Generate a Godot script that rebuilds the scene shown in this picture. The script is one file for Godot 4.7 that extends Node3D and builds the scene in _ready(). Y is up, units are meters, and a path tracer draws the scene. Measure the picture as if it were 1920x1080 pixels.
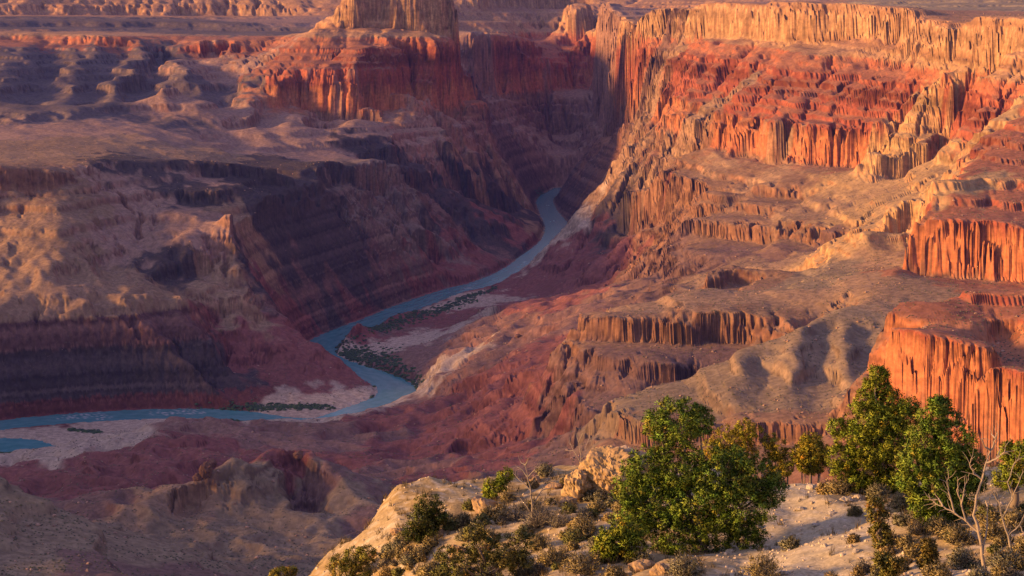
extends Node3D
# A canyon at sunset seen from its rim.  Units are metres, y = 0 is the river, the viewpoint stands at y = 1460.

const EYE := 1460.0
const FPX := 3700.0
const PITCH := 10.3
const TH := 0.31          # half angle of the modelled sector, radians
const DT := 0.0011        # terrain grid: azimuth step
const DL := 0.0022        # terrain grid: step of ln(range)
const R0 := 1600.0
const R1 := 16500.0
const NCOL := 1130        # columns of the final mesh
const NROW := 1040        # rows of the final mesh
const NCH := 16           # pieces computed in parallel

var NA := 0
var NL := 0
var LR0 := 0.0
var S := PackedFloat32Array()      # interpolated ground height on the solve grid (2*DT, DL)
var SA := 0
var He := PackedFloat32Array()     # eroded ground height (DT, DL)
var RV := PackedFloat32Array()     # distance to the river's middle minus half its width
var ST := PackedFloat32Array()     # steepness, 0 loose slope .. 1 cliff
var zone := PackedByteArray()      # rock type, quarter grid
var land := PackedByteArray()      # landform, quarter grid
var ZA := 0
var ZL := 0
var lut := PackedFloat32Array()    # ledges: height -> height
var thin := PackedFloat32Array()   # thin beds inside them
var band := PackedFloat32Array()   # strata: tone of each bed
var rowpos := []                   # row tables
var parts := []
var nz1 := FastNoiseLite.new()
var nz2 := FastNoiseLite.new()
var nz3 := FastNoiseLite.new()
var nz4 := FastNoiseLite.new()
var nz5 := FastNoiseLite.new()
var cp := cos(deg_to_rad(PITCH))
var sp := sin(deg_to_rad(PITCH))
var t_start := 0

func lap(what: String) -> void:
	print("%6.1f s  %s" % [(Time.get_ticks_msec() - t_start) / 1000.0, what])

# ------------------------------------------------------------------ traced control lines: photo column, photo row, range in km (or, if negative, minus the height above the river)
const LINES := [
	# cliff at lower left: rim, ledge, foot
	[[-200,600,6.15],[0,585,6.2],[100,578,6.22],[200,570,6.25],[280,560,6.3],[345,553,6.35],[372,562,6.35]],
	[[-200,615,0],[0,604,0],[200,590,0],[300,580,0],[360,580,0]],
	[[-200,660,6.08],[0,648,6.1],[100,645,6.1],[200,640,6.14],[300,640,6.15],[390,640,6.2]],
	[[-200,765,5.95],[0,762,5.98],[130,752,6.0],[300,750,6.0],[420,752,6.02]],
	# red spur with its nose in the river bend
	[[400,600,6.4],[440,610,6.5],[520,600,6.55],[570,635,6.5],[600,655,6.4],[640,680,6.37],[668,706,6.33]],
	[[430,752,6.02],[520,748,6.05],[600,733,6.13],[650,720,6.22],[674,712,6.31]],
	[[430,700,6.2],[440,660,6.35]],
	# left mesa: cliff rim and foot, terrace edge
	[[-200,290,7.1],[0,298,7.1],[60,303,7.1],[110,310,7.1],[122,322,7.15]],
	[[-200,340,0],[0,345,0],[60,352,0],[112,350,0],[140,335,0]],
	[[122,322,7.15],[200,288,7.4],[260,302,7.4],[352,295,7.5],[460,305,7.55],[517,310,7.6],[540,333,7.55]],
	[[150,332,0],[230,315,0],[352,324,0],[460,330,0],[540,347,0]],
	# peak and its long spur
	[[433,372,6.9],[460,402,6.88],[500,435,6.88],[560,475,6.9],[610,515,6.95],[640,560,7.0],[660,600,7.1]],
	[[520,395,7.3],[580,440,7.25],[640,490,7.25],[700,540,7.35],[740,580,7.5]],
	[[345,352,7.2],[420,352,7.25],[500,352,7.35]],
	[[345,385,0],[400,388,0]],
	[[290,505,6.62],[320,488,6.7],[380,476,6.75]],
	[[295,535,0],[330,520,0],[385,545,0]],
	[[400,500,6.7],[440,560,6.55],[465,592,6.45]],
	# dark lava ridge: crest, cliff foot, spurs
	[[562,338,7.65],[572,330,7.7],[600,300,7.9],[620,293,8.0],[662,292,8.2],[672,300,8.25],[690,290,8.35],[712,283,8.48],[722,276,8.52],[736,277,8.6],[757,291,8.8],[800,300,9.1],[850,320,9.4],[900,345,9.6],[940,360,9.8],[975,384,9.9],[1000,396,10.0],[1012,408,10.0]],
	[[590,338,0],[660,335,0],[720,335,0],[800,345,0],[850,360,0],[900,385,0],[960,412,0]],
	[[640,340,7.95],[690,400,7.9],[745,450,7.85],[800,500,7.9],[830,535,8.0]],
	[[707,345,8.3],[800,430,8.3],[880,490,8.45]],
	[[668,360,8.2],[705,400,8.35],[765,455,8.3],[830,515,8.25]],
	[[850,372,9.1],[920,430,9.0],[962,468,8.95]],
	[[790,375,8.95],[850,420,8.95],[925,488,8.75]],
	# butte: top block, foot of block, shoulder, red cliff top and foot
	[[638,-40,10.36],[700,-45,10.36],[790,-45,10.4],[845,-40,10.45]],
	[[632,4,10.3],[700,2,10.28],[790,2,10.33],[858,4,10.42]],
	[[626,44,0],[660,46,0],[700,46,0],[790,44,0],[870,48,0]],
	[[626,44,10.22],[600,58,10.1],[575,85,10.0],[548,125,9.9]],
	[[585,72,10.1],[640,66,10.07],[700,66,10.06],[790,66,10.1],[865,72,10.25]],
	[[583,82,0],[640,79,0],[700,78,0],[790,80,0],[868,86,0]],
	[[660,92,9.85],[700,80,9.86],[735,95,9.85],[775,88,9.8]],
	[[640,112,9.75],[700,125,9.7],[770,134,9.7],[830,142,9.75]],
	[[520,152,9.78],[560,148,9.7],[640,147,9.6],[700,152,9.6],[760,155,9.75],[820,158,9.95],[865,162,10.15],[882,160,10.35],[890,148,10.7],[884,130,11.1]],
	[[490,178,0],[530,192,0],[600,205,0],[660,212,0],[720,218,0],[800,216,0],[865,212,0],[890,214,0],[905,205,0],[890,180,0]],
	[[440,275,8.8],[550,290,8.6],[640,285,8.75]],
	[[722,222,9.38],[735,262,8.98]],
	[[655,214,9.38],[645,262,8.85]],
	[[575,206,9.42],[530,248,8.9],[480,283,8.55]],
	[[530,195,9.62],[490,240,9.3],[450,270,9.0]],
	[[612,216,9.62],[600,255,9.46],[590,280,9.25]],
	[[690,226,9.64],[690,262,9.5]],
	[[772,226,9.86],[782,265,9.7]],
	[[822,222,9.85],[838,262,9.42],[846,285,9.42]],
	[[850,216,9.9],[880,262,9.72],[930,300,10.0],[965,312,10.2]],
	[[505,138,9.75],[515,105,9.72],[521,84,9.7],[527,110,9.75],[540,138,9.78]],
	# ridge right of the butte with its own cliff
	[[885,40,11.3],[905,54,11.7],[950,62,12.2],[1000,75,12.8],[1100,108,13.3],[1125,122,13.5]],
	[[884,130,11.1],[940,128,11.9],[1000,128,12.3],[1090,127,12.9],[1110,130,13.1]],
	[[885,175,0],[940,172,0],[1000,172,0],[1090,170,0],[1120,160,0]],
	[[905,215,10.75],[960,230,11.4],[1000,240,11.8],[1050,252,12.1]],
	[[890,-25,13.8],[1000,-30,14.4],[1090,-22,14.4]],
	[[890,15,0],[1000,18,0],[1085,24,0]],
	[[900,48,13.2],[1000,56,13.6],[1090,64,13.8]],
	[[900,74,0],[1000,84,0],[1085,92,0]],
	# inner gorge beyond the lava ridge
	[[870,305,9.7],[940,322,10.0],[975,320,10.25],[1000,316,10.5],[1030,308,11.0],[1065,300,11.6]],
	[[980,345,0],[1010,352,0],[1040,338,0]],
	# far left: back wall, bench, cliff bands
	[[-200,-60,14.2],[0,-60,14.2],[300,-55,14.2],[560,-50,14.0],[700,-50,13.8]],
	[[-200,8,13.5],[0,8,13.5],[250,10,13.5],[500,12,13.5],[600,10,13.3]],
	[[-200,24,0],[0,26,0],[250,28,0],[500,30,0],[600,28,0]],
	[[-200,36,12.3],[120,36,12.2],[300,38,12.2],[500,47,11.9],[600,46,11.7]],
	[[-200,47,0],[120,47,0],[300,49,0],[500,58,0],[600,57,0]],
	[[-200,54,11.3],[0,57,11.2],[80,59,11.1],[180,60,11.0],[245,64,10.95],[262,78,10.9]],
	[[-200,75,0],[0,78,0],[180,79,0],[245,82,0]],
	[[60,80,11.0],[30,140,9.9],[0,200,9.0]],
	[[110,85,11.1],[95,150,10.25],[60,210,9.25]],
	[[170,82,10.85],[130,150,9.8],[100,210,8.9]],
	[[215,90,10.95],[190,150,10.2],[170,215,9.25]],
	[[262,78,10.9],[240,120,10.15],[200,160,9.55],[190,215,8.85]],
	[[300,118,10.8],[290,160,10.2],[240,205,9.4]],
	[[352,100,10.5],[340,130,9.85]],
	[[400,110,10.75],[410,150,10.2],[440,215,9.35]],
	[[460,108,10.4],[450,150,9.75],[470,200,9.25],[455,240,8.95]],
	[[365,68,10.8],[410,71,10.75],[455,80,10.7]],
	[[352,98,0],[410,100,0],[462,108,0]],
	[[255,216,9.1],[275,190,9.2],[335,155,9.3],[362,165,9.3],[385,182,9.3],[430,204,9.2]],
	[[255,224,8.95],[300,230,8.95],[400,236,8.98],[432,212,9.1]],
	# right wall: rim, foot of the pale cliffs, red beds, red cliff top and foot
	[[1085,-20,13.8],[1125,-15,12.6],[1160,-10,11.4],[1200,-10,10.1],[1300,-10,9.2],[1400,-8,8.75],[1500,-4,8.4],[1627,0,8.1],[1713,7,7.7],[1790,18,7.25],[1920,25,6.9],[2150,40,6.4]],
	[[1100,62,0],[1155,60,0],[1210,55,0],[1300,55,0],[1400,60,0],[1500,62,0],[1620,66,0],[1720,62,0],[1800,66,0],[1920,72,0],[2150,90,0]],
	[[1100,108,12.9],[1140,112,11.6],[1210,110,9.6],[1300,112,8.75],[1400,115,8.35],[1500,120,7.95],[1620,130,7.7],[1720,135,7.32],[1850,135,6.8],[2000,140,6.5]],
	[[1100,140,13.0],[1120,152,12.2],[1150,168,11.0],[1175,192,9.9],[1205,205,9.0],[1240,205,8.4],[1300,212,8.0],[1380,225,7.6],[1470,225,7.4],[1510,235,7.3],[1600,240,7.2],[1645,238,7.1],[1660,238,6.82],[1720,238,6.8],[1750,243,6.86],[1766,250,6.98],[1800,255,7.02],[1850,262,6.9]],
	[[1090,178,0],[1115,205,0],[1150,228,0],[1200,255,0],[1240,265,0],[1290,275,0],[1380,290,0],[1440,305,0],[1500,310,0],[1600,315,0],[1640,330,0],[1655,345,0],[1690,355,0],[1745,345,0],[1766,335,0],[1800,320,0]],
	[[1100,250,12.0],[1050,262,12.2],[1010,262,12.0]],
	[[1100,298,11.7],[1060,290,11.9],[1030,285,11.9]],
	[[1175,240,9.75],[1140,250,10.8],[1110,262,11.5]],
	[[1185,300,8.75],[1150,318,9.1],[1110,338,9.5]],
	# promontory by the river, its crest, little cliff
	[[1190,265,8.55],[1150,290,8.9],[1100,315,9.4],[1060,335,9.9],[1052,348,9.9]],
	[[1052,357,9.85],[1100,363,9.2],[1150,361,8.8]],
	[[1050,378,0],[1100,385,0],[1150,386,0]],
	# steps of the brown benches
	[[1185,318,8.1],[1230,322,7.8],[1270,325,7.55],[1310,328,7.35],[1370,344,7.05],[1400,340,7.05],[1480,350,6.9],[1530,352,6.85]],
	[[1180,345,0],[1240,365,0],[1300,372,0],[1390,375,0],[1480,372,0],[1530,370,0]],
	[[1300,378,7.1],[1400,373,6.85],[1480,385,6.62],[1540,380,6.62]],
	[[1298,398,0],[1400,399,0],[1480,403,0],[1540,398,0]],
	[[1288,404,6.8],[1350,407,6.67],[1420,412,6.53],[1480,418,6.4],[1490,426,6.36],[1540,435,6.22],[1582,440,6.17]],
	[[1262,438,0],[1350,447,0],[1420,455,0],[1480,453,0],[1540,475,0],[1572,480,0]],
	[[1165,350,8.35],[1200,372,8.1],[1240,395,7.6]],
	[[1152,420,8.15],[1190,420,7.95],[1240,430,7.4]],
	# red banded hill by the river
	[[950,535,8.05],[1000,497,8.15],[1080,482,8.05],[1140,475,7.95],[1190,440,7.85],[1240,425,7.5]],
	[[925,549,7.93],[1000,553,7.78],[1060,556,7.6],[1140,532,7.45],[1200,505,7.3]],
	# dark slopes under the benches
	[[1230,470,6.8],[1290,472,6.4],[1400,475,6.25],[1500,492,6.0]],
	[[1200,530,6.5],[1250,525,6.2],[1330,525,5.9],[1420,500,5.85]],
	# mesa with a pale top
	[[1328,500,5.32],[1345,490,5.38],[1372,483,5.42],[1440,492,5.37],[1500,506,5.3]],
	[[1325,530,0],[1400,531,0],[1445,522,0]],
	# mesa M3 rim and foot
	[[1087,585,4.75],[1095,573,4.8],[1115,572,4.8],[1135,580,4.7],[1180,582,4.68],[1250,585,4.65],[1275,592,4.6],[1300,582,4.65],[1335,580,4.65],[1400,588,4.6],[1440,600,4.57],[1500,600,4.5],[1570,590,4.5]],
	[[1085,632,0],[1130,638,0],[1200,642,0],[1280,646,0],[1340,642,0],[1400,632,0],[1460,640,0],[1520,636,0]],
	[[1300,548,4.85],[1330,536,5.0],[1200,558,4.88],[1140,566,4.9]],
	[[1040,655,4.75],[1100,660,4.62],[1200,668,4.5],[1270,680,4.4]],
	[[1010,700,4.78],[1060,740,4.5],[1100,780,4.35],[1115,800,4.3]],
	# grey-olive hill: crest, cliff rim, foot
	[[1690,480,4.95],[1640,545,4.65],[1600,570,4.48],[1515,602,4.3],[1480,620,4.25],[1400,655,4.2],[1300,690,4.2],[1200,725,4.15],[1130,760,4.1]],
	[[1124,768,4.05],[1170,775,3.95],[1220,785,3.86],[1300,792,3.8],[1400,785,3.76],[1500,792,3.7],[1565,785,3.7]],
	[[1122,812,0],[1220,832,0],[1300,836,0],[1400,832,0],[1560,832,0]],
	[[1505,610,4.28],[1500,640,4.15],[1490,710,3.97],[1480,770,3.78]],
	[[1540,625,4.33],[1545,650,4.22],[1540,705,4.07],[1530,770,3.83]],
	[[1585,610,4.3],[1590,640,4.15],[1588,720,3.9],[1580,760,3.75]],
	[[1615,620,4.32],[1620,690,4.1],[1605,750,3.82]],
	[[1450,650,4.2],[1440,690,4.1],[1430,740,3.95],[1425,780,3.8]],
	[[1400,660,4.17],[1390,690,4.05],[1370,755,3.88]],
	[[1330,705,4.13],[1320,740,4.01],[1310,780,3.87]],
	[[1260,715,4.12],[1240,750,4.0],[1235,778,3.9]],
	# near red promontory
	[[1640,690,3.62],[1652,640,3.62],[1655,600,3.6],[1700,605,3.55],[1740,618,3.52],[1780,625,3.5],[1850,640,3.45],[1862,660,3.5]],
	[[1622,720,0],[1632,745,0],[1700,800,0],[1800,832,0],[1840,840,0]],
	[[1655,575,3.72],[1700,545,3.8],[1720,548,3.78],[1800,538,3.85],[1920,535,3.85],[2100,500,3.8]],
	[[1825,678,3.32],[1920,686,3.22],[2100,690,3.1]],
	[[1820,850,0],[1920,870,0],[2100,880,0]],
	[[1870,665,3.55],[1880,620,3.7]],
	# tall cliff: knob, crest, face top, face foot
	[[1795,335,5.3],[1757,327,5.25],[1755,365,5.2],[1740,395,5.12],[1730,407,5.08],[1702,450,5.02]],
	[[1702,450,5.02],[1735,415,5.02],[1794,405,4.98],[1857,409,4.94],[1902,417,4.9],[1920,440,4.87],[2100,470,4.6]],
	[[1704,525,0],[1760,527,0],[1857,528,0],[1920,533,0],[2100,540,0]],
	[[1690,470,5.5],[1695,500,5.2],[1697,532,4.95]],
	[[1590,418,5.65],[1640,423,5.5],[1648,382,5.6],[1700,360,5.65],[1747,356,5.55]],
	[[1585,452,0],[1650,470,0],[1692,466,0]],
	[[1795,330,5.35],[1830,302,5.6],[1862,230,5.9],[1900,200,6.0],[1950,150,6.1],[2100,120,6.0]],
	[[1775,345,5.9],[1790,325,6.3]],
	[[1640,345,6.75],[1600,380,6.5],[1560,425,6.25]],
	# river flats and bars
	[[640,662,-5],[700,640,-8],[760,615,-10],[850,577,-8],[900,556,-8]],
	[[670,684,-5],[740,702,-8],[800,732,-9]],
	[[700,660,-14],[780,640,-20],[860,605,-24]],
	[[20,811,-5],[120,813,-7],[250,800,-8]],
	[[130,838,-6],[220,825,-9]],
	[[560,772,-5],[640,756,-6],[692,742,-5]],
	# spurs and gullies of the tan slope
	[[110,350,7.06],[114,400,6.86],[112,450,6.67],[106,500,6.48],[96,560,6.27]],
	[[255,400,7.08],[240,450,6.88],[220,505,6.62],[200,556,6.34]],
	[[0,380,7.0],[-20,440,6.82],[-30,500,6.6],[-40,570,6.33]],
	[[330,400,7.02],[345,440,6.85],[335,475,6.74]],
	# red hills of the canyon floor: crests and hollows
	[[1030,740,4.78],[960,775,4.99],[880,802,5.14],[820,817,5.15]],
	[[1060,770,4.5],[1000,790,4.6],[920,812,4.76],[840,836,4.84],[740,850,4.9]],
	[[1070,820,4.38],[1000,832,4.54],[930,852,4.66],[850,864,4.74]],
	[[1090,840,4.15],[1010,860,4.23],[930,876,4.38],[860,882,4.52]],
	[[310,811,5.0],[270,850,4.78],[230,892,4.52]],
	[[255,840,4.98],[215,872,4.83],[190,902,4.6]],
	[[200,848,4.93],[150,890,4.62],[110,930,4.4]],
	[[120,868,4.95],[85,900,4.72]],
	[[940,690,5.45],[880,715,5.5],[830,725,5.65]],
	[[960,650,5.95],[880,670,6.05],[810,690,6.12]],
	[[930,600,6.7],[850,630,6.72],[780,665,6.45]],
	[[1040,700,4.78],[960,740,4.97],[880,780,5.17],[800,800,5.25],[740,810,5.2]],
	[[1000,690,5.1],[920,735,5.25],[850,752,5.5],[790,752,5.85]],
	[[760,825,4.98],[700,830,4.95],[600,835,5.05]],
	[[1080,620,5.6],[1000,650,5.7],[900,690,5.75],[830,718,5.85]],
	[[1080,590,6.0],[980,610,6.3],[880,640,6.35],[790,690,6.2]],
	[[1100,560,6.4],[1000,570,6.8],[900,580,7.1],[850,600,7.1]],
	[[1050,880,3.95],[950,880,4.2],[850,862,4.5],[720,880,4.55]],
	[[700,905,4.45],[760,915,4.25],[830,905,4.25]],
	# red hill in front of the gravel bar
	[[-100,880,5.05],[0,872,5.1],[40,870,5.05],[150,855,4.95],[230,835,4.95],[310,811,5.0],[352,830,4.9],[430,852,4.8]],
	[[270,795,5.25],[300,788,5.25],[390,787,5.22],[420,800,5.15]],
	[[-100,915,4.7],[0,900,4.7],[100,935,4.4],[118,950,4.2]],
	[[240,880,4.75],[225,905,4.55]],
	[[330,860,4.75],[290,890,4.5]],
	# olive hill, left front
	[[118,952,4.12],[220,930,4.06],[330,905,4.05],[365,880,4.05],[400,870,4.05],[450,850,4.1],[500,856,4.15],[530,842,4.2],[552,834,4.2],[572,845,4.16],[650,900,4.1],[720,930,4.05],[775,968,4.0]],
	[[450,850,4.1],[455,900,4.02],[470,960,3.93],[500,1010,3.85]],
	[[395,905,4.12],[380,935,4.08],[350,975,4.0],[340,1010,3.85]],
	[[330,905,4.05],[300,945,3.96],[270,985,3.82]],
	[[550,895,4.17],[565,930,4.11],[580,985,4.0]],
	[[640,895,4.1],[655,960,3.95],[640,1020,3.78]],
	# near slope, far left
	[[-150,820,3.3],[0,888,3.2],[80,930,3.15],[150,975,3.1],[250,1020,3.05],[330,1060,3.0],[420,1110,2.95]],
	[[150,985,3.9],[230,1010,3.72],[330,1050,3.6],[450,1090,3.5]],
]
const POINTS := [
	[300,465,6.8],
	[0,270,7.7],[200,255,8.1],[400,285,7.9],[500,298,8.0],[400,255,8.6],[100,230,8.5],[560,50,11.4],
	[800,262,9.55],[950,345,10.0],[1080,415,9.5],[1120,425,9.0],[1090,450,9.2],[1060,520,8.3],
	[1150,560,6.1],[1180,590,5.6],[1560,540,5.2],[1600,500,5.3],[1560,500,5.4],[1480,540,5.0],
	[1600,640,4.22],[1560,660,4.12],[1450,760,3.85],[1600,740,3.8],[1250,760,3.98],
	[1000,770,4.8],[560,830,5.1],[480,795,5.3],[900,900,4.1],[800,945,4.0],[900,960,3.65],[1000,980,3.4],[1300,900,3.55],[1500,900,3.5],
	[450,1020,3.8],[600,1080,3.6],[300,965,3.95],[0,1000,2.9],[100,1060,2.85],[0,1080,2.7],[0,1300,2.2],[600,1200,3.1],[1000,1080,3.1],[1500,1080,2.7],[1900,1000,2.7],
	[1850,340,5.35],[1920,380,5.1],[1880,450,4.9],[1700,545,3.8],
	[1700,-40,12.0],[1900,-30,10.5],[1400,-45,13.0],[1950,-60,15.0],[1500,-60,15.5],[700,-70,15.8],[100,-70,15.8],[1200,-60,15.8],
]
# ground behind other ground: photo column at the horizon line of sight, range in km, height
const HIDDEN := [
	[[1070,5.2,320],[1150,5.3,360],[1250,5.35,395],[1290,5.25,430]],
	[[1360,5.62,400],[1420,5.66,410],[1500,5.55,440]],
	[[1110,4.3,385],[1200,4.38,405],[1300,4.4,440],[1400,4.38,480],[1500,4.47,520],[1570,4.62,545]],
	[[1300,3.4,390],[1500,3.2,400],[1800,2.95,450],[2100,2.8,470]],
	[[700,8.7,420],[760,9.0,380],[830,9.3,340]],
	[[610,8.15,500],[680,8.5,470]],
	[[1100,7.2,110],[1180,6.9,220],[1240,6.5,330]],
	[[330,7.75,560],[450,7.8,530],[530,7.75,500]],
	[[500,4.45,190],[600,4.4,190],[700,4.3,205],[400,4.5,190],[250,4.4,170]],
	[[1760,4.35,600],[1850,4.3,620],[1950,4.2,650]],
	[[1780,6.2,640],[1850,6.3,650]],
]
# river: photo column, row, half width in m
const RIVER := [[1052,352,39],[1040,360,41],[1022,374,44],[1030,400,51],[1046,425,63],[1036,455,65],[1002,480,61],[962,508,57],[900,533,53],[850,545,51],[770,574,59],[700,602,57],[640,625,57],[606,645,57],[606,664,47],[640,684,51],[690,700,57],[738,722,61],[742,742,63],[705,758,56],[662,772,47],[600,789,40],[540,790,47],[480,783,53],[400,776,57],[300,776,61],[200,780,61],[100,787,58],[0,797,57],[-90,808,69],[-150,822,86],[-60,838,111],[20,842,111],[60,850,86]]

func ray(u: float, v: float) -> Vector3:
	var du := (u - 960.0) / FPX
	var dv := (v - 540.0) / FPX
	return Vector3(du, -sp - dv * cp, -cp + dv * sp)

# photo pixel + range (km) or minus height -> point
func at(u: float, v: float, w: float) -> Vector3:
	var d := ray(u, v)
	var hl := sqrt(d.x * d.x + d.z * d.z)
	var r := w * 1000.0
	if w <= 0.0:
		r = (EYE + w) / (-d.y / hl)
	return Vector3(d.x / hl * r, EYE + d.y / hl * r, d.z / hl * r)

func rim_range(L: Array, u: float) -> float:
	var best := 1e9
	var w := 0.0
	for k in L.size() - 1:
		var a: Array = L[k]
		var b: Array = L[k + 1]
		var t := clampf((u - a[0]) / (float(b[0]) - a[0] + 0.001), 0.0, 1.0)
		var d := absf(lerpf(a[0], b[0], t) - u)
		if d < best:
			best = d
			w = lerpf(a[2], b[2], t)
	return w

func run(f: Callable, n: int) -> void:
	parts = []
	parts.resize(n)
	var id := WorkerThreadPool.add_group_task(f, n, -1, true)
	WorkerThreadPool.wait_for_group_task_completion(id)

# ------------------------------------------------------------------ interpolate the ground between the control lines (membrane, coarse to fine)
func solve() -> void:
	SA = NA / 2 + 1
	var con := []      # [i (float), j (float), h, only_coarse]
	var above := []
	for L0 in LINES:
		var L := []
		for e in L0:
			var w: float = e[2]
			if w == 0.0:       # the foot of a cliff stands just in front of its rim
				w = rim_range(above, e[0]) - 0.028
			L.append([e[0], e[1], w])
		above = L
		for k in L.size() - 1:
			var a := at(L[k][0], L[k][1], L[k][2])
			var b := at(L[k + 1][0], L[k + 1][1], L[k + 1][2])
			var n: int = maxi(2, int(a.distance_to(b) / 9.0))
			for s in n + 1:
				var p := a.lerp(b, float(s) / n)
				var r := Vector2(p.x, p.z).length()
				con.append([(atan2(p.x, -p.z) + TH) / (2 * DT), (log(r) - LR0) / DL, p.y, 0])
	for L in HIDDEN:
		for k in L.size() - 1:
			for s in 40:
				var f := s / 39.0
				var r := lerpf(L[k][1], L[k + 1][1], f) * 1000.0
				con.append([(atan((lerpf(L[k][0], L[k + 1][0], f) - 960.0) / 3640.0) + TH) / (2 * DT), (log(r) - LR0) / DL, lerpf(L[k][2], L[k + 1][2], f), 0])
	for P in POINTS:
		var p := at(P[0], P[1], P[2])
		con.append([(atan2(p.x, -p.z) + TH) / (2 * DT), (log(Vector2(p.x, p.z).length()) - LR0) / DL, p.y, 1])
	for k in RIVER.size() - 1:
		var a := at(RIVER[k][0], RIVER[k][1], -1.0)
		var b := at(RIVER[k + 1][0], RIVER[k + 1][1], -1.0)
		for s in 25:
			var p := a.lerp(b, s / 24.0)
			con.append([(atan2(p.x, -p.z) + TH) / (2 * DT), (log(Vector2(p.x, p.z).length()) - LR0) / DL, -2.0, 0])
	var cur := PackedFloat32Array()
	var cw := 0
	var ch := 0
	for lev in [5, 4, 3, 2, 1, 0]:
		var f := 1 << int(lev)
		var w: int = (SA - 1) / f + 2
		var h: int = (NL - 1) / f + 2
		var sum := PackedFloat32Array()
		var cnt := PackedFloat32Array()
		sum.resize(w * h)
		cnt.resize(w * h)
		for c in con:
			if c[3] == 1 and lev < 2:
				continue
			var i := int(c[0] / f + 0.5)
			var j := int(c[1] / f + 0.5)
			if i < 0 or j < 0 or i >= w or j >= h:
				continue
			sum[j * w + i] += c[2]
			cnt[j * w + i] += 1.0
		var nxt := PackedFloat32Array()
		nxt.resize(w * h)
		if cur.is_empty():
			nxt.fill(400.0)
		else:
			# coarse node k sits on fine node 2k
			for j in h:
				var fj := minf(j * 0.5, ch - 1.001)
				var j0 := int(fj)
				var tj := fj - j0
				for i in w:
					var fi := minf(i * 0.5, cw - 1.001)
					var i0 := int(fi)
					var ti := fi - i0
					var q := j0 * cw + i0
					nxt[j * w + i] = lerpf(lerpf(cur[q], cur[q + 1], ti), lerpf(cur[q + cw], cur[q + cw + 1], ti), tj)
		var fixed := PackedInt32Array()
		for q in w * h:
			if cnt[q] > 0.0:
				nxt[q] = sum[q] / cnt[q]
				fixed.append(q)
		cur = nxt
		cw = w
		ch = h
		var iters: int = [14, 24, 50, 120, 200, 300][lev]
		for it in iters:
			for j in range(1, h - 1):
				var q := j * w + 1
				if (it & 1) == 1:
					q = (h - 1 - j) * w + 1
				for i in range(1, w - 1):
					if cnt[q] == 0.0:
						cur[q] += 1.35 * ((cur[q - 1] + cur[q + 1] + cur[q - w] + cur[q + w]) * 0.25 - cur[q])
					q += 1
			for i in w:
				cur[i] = cur[w + i]
				cur[(h - 1) * w + i] = cur[(h - 2) * w + i]
			for j in h:
				cur[j * w] = cur[j * w + 1]
				cur[j * w + w - 1] = cur[j * w + w - 2]
	# take the steps of the cells out of the lines
	for it in 4:
		var tmp := cur.duplicate()
		for j in range(1, ch - 1):
			var q := j * cw + 1
			for i in range(1, cw - 1):
				tmp[q] = cur[q] * 0.4 + (cur[q - 1] + cur[q + 1]) * 0.3
				q += 1
		if it < 2:
			for j in range(1, ch - 1):
				var q := j * cw + 1
				for i in range(1, cw - 1):
					cur[q] = tmp[q] * 0.5 + (tmp[q - cw] + tmp[q + cw]) * 0.25
					q += 1
		else:
			cur = tmp
	# steep faces steepen, as hard beds do
	for it in 8:
		var tmp := cur.duplicate()
		for j in range(1, ch - 1):
			var cell := 2.0 * DT * exp(LR0 + j * DL)
			var q := j * cw + 1
			for i in range(1, cw - 1):
				var c := cur[q]
				var gx := (cur[q + 1] - cur[q - 1]) * 0.5
				var gz := (cur[q + cw] - cur[q - cw]) * 0.5
				var g := sqrt(gx * gx + gz * gz)
				var wt := clampf((g / cell - 0.48) / 0.5, 0.0, 1.0)
				if wt > 0.0:
					# curvature along the slope
					var nx := gx / g
					var nz := gz / g
					var cc := nx * nx * (cur[q + 1] + cur[q - 1] - 2.0 * c) + nz * nz * (cur[q + cw] + cur[q - cw] - 2.0 * c) + nx * nz * 0.5 * (cur[q + cw + 1] + cur[q - cw - 1] - cur[q + cw - 1] - cur[q - cw + 1])
					var lo := minf(minf(cur[q - 1], cur[q + 1]), minf(cur[q - cw], cur[q + cw]))
					var hi := maxf(maxf(cur[q - 1], cur[q + 1]), maxf(cur[q - cw], cur[q + cw]))
					tmp[q] = clampf(c - 0.3 * wt * cc, minf(lo, c), maxf(hi, c))
				q += 1
		cur = tmp
	S = cur
	SA = cw
	lap("ground interpolated %d x %d" % [cw, ch])

func sample(A: PackedFloat32Array, w: int, h: int, fi: float, fj: float) -> float:
	fi = clampf(fi, 0.0, w - 1.001)
	fj = clampf(fj, 0.0, h - 1.001)
	var i := int(fi)
	var j := int(fj)
	var q := j * w + i
	var a := fi - i
	var b := fj - j
	var lo := A[q] + (A[q + 1] - A[q]) * a
	var hi := A[q + w] + (A[q + w + 1] - A[q + w]) * a
	return lo + (hi - lo) * b

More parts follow.
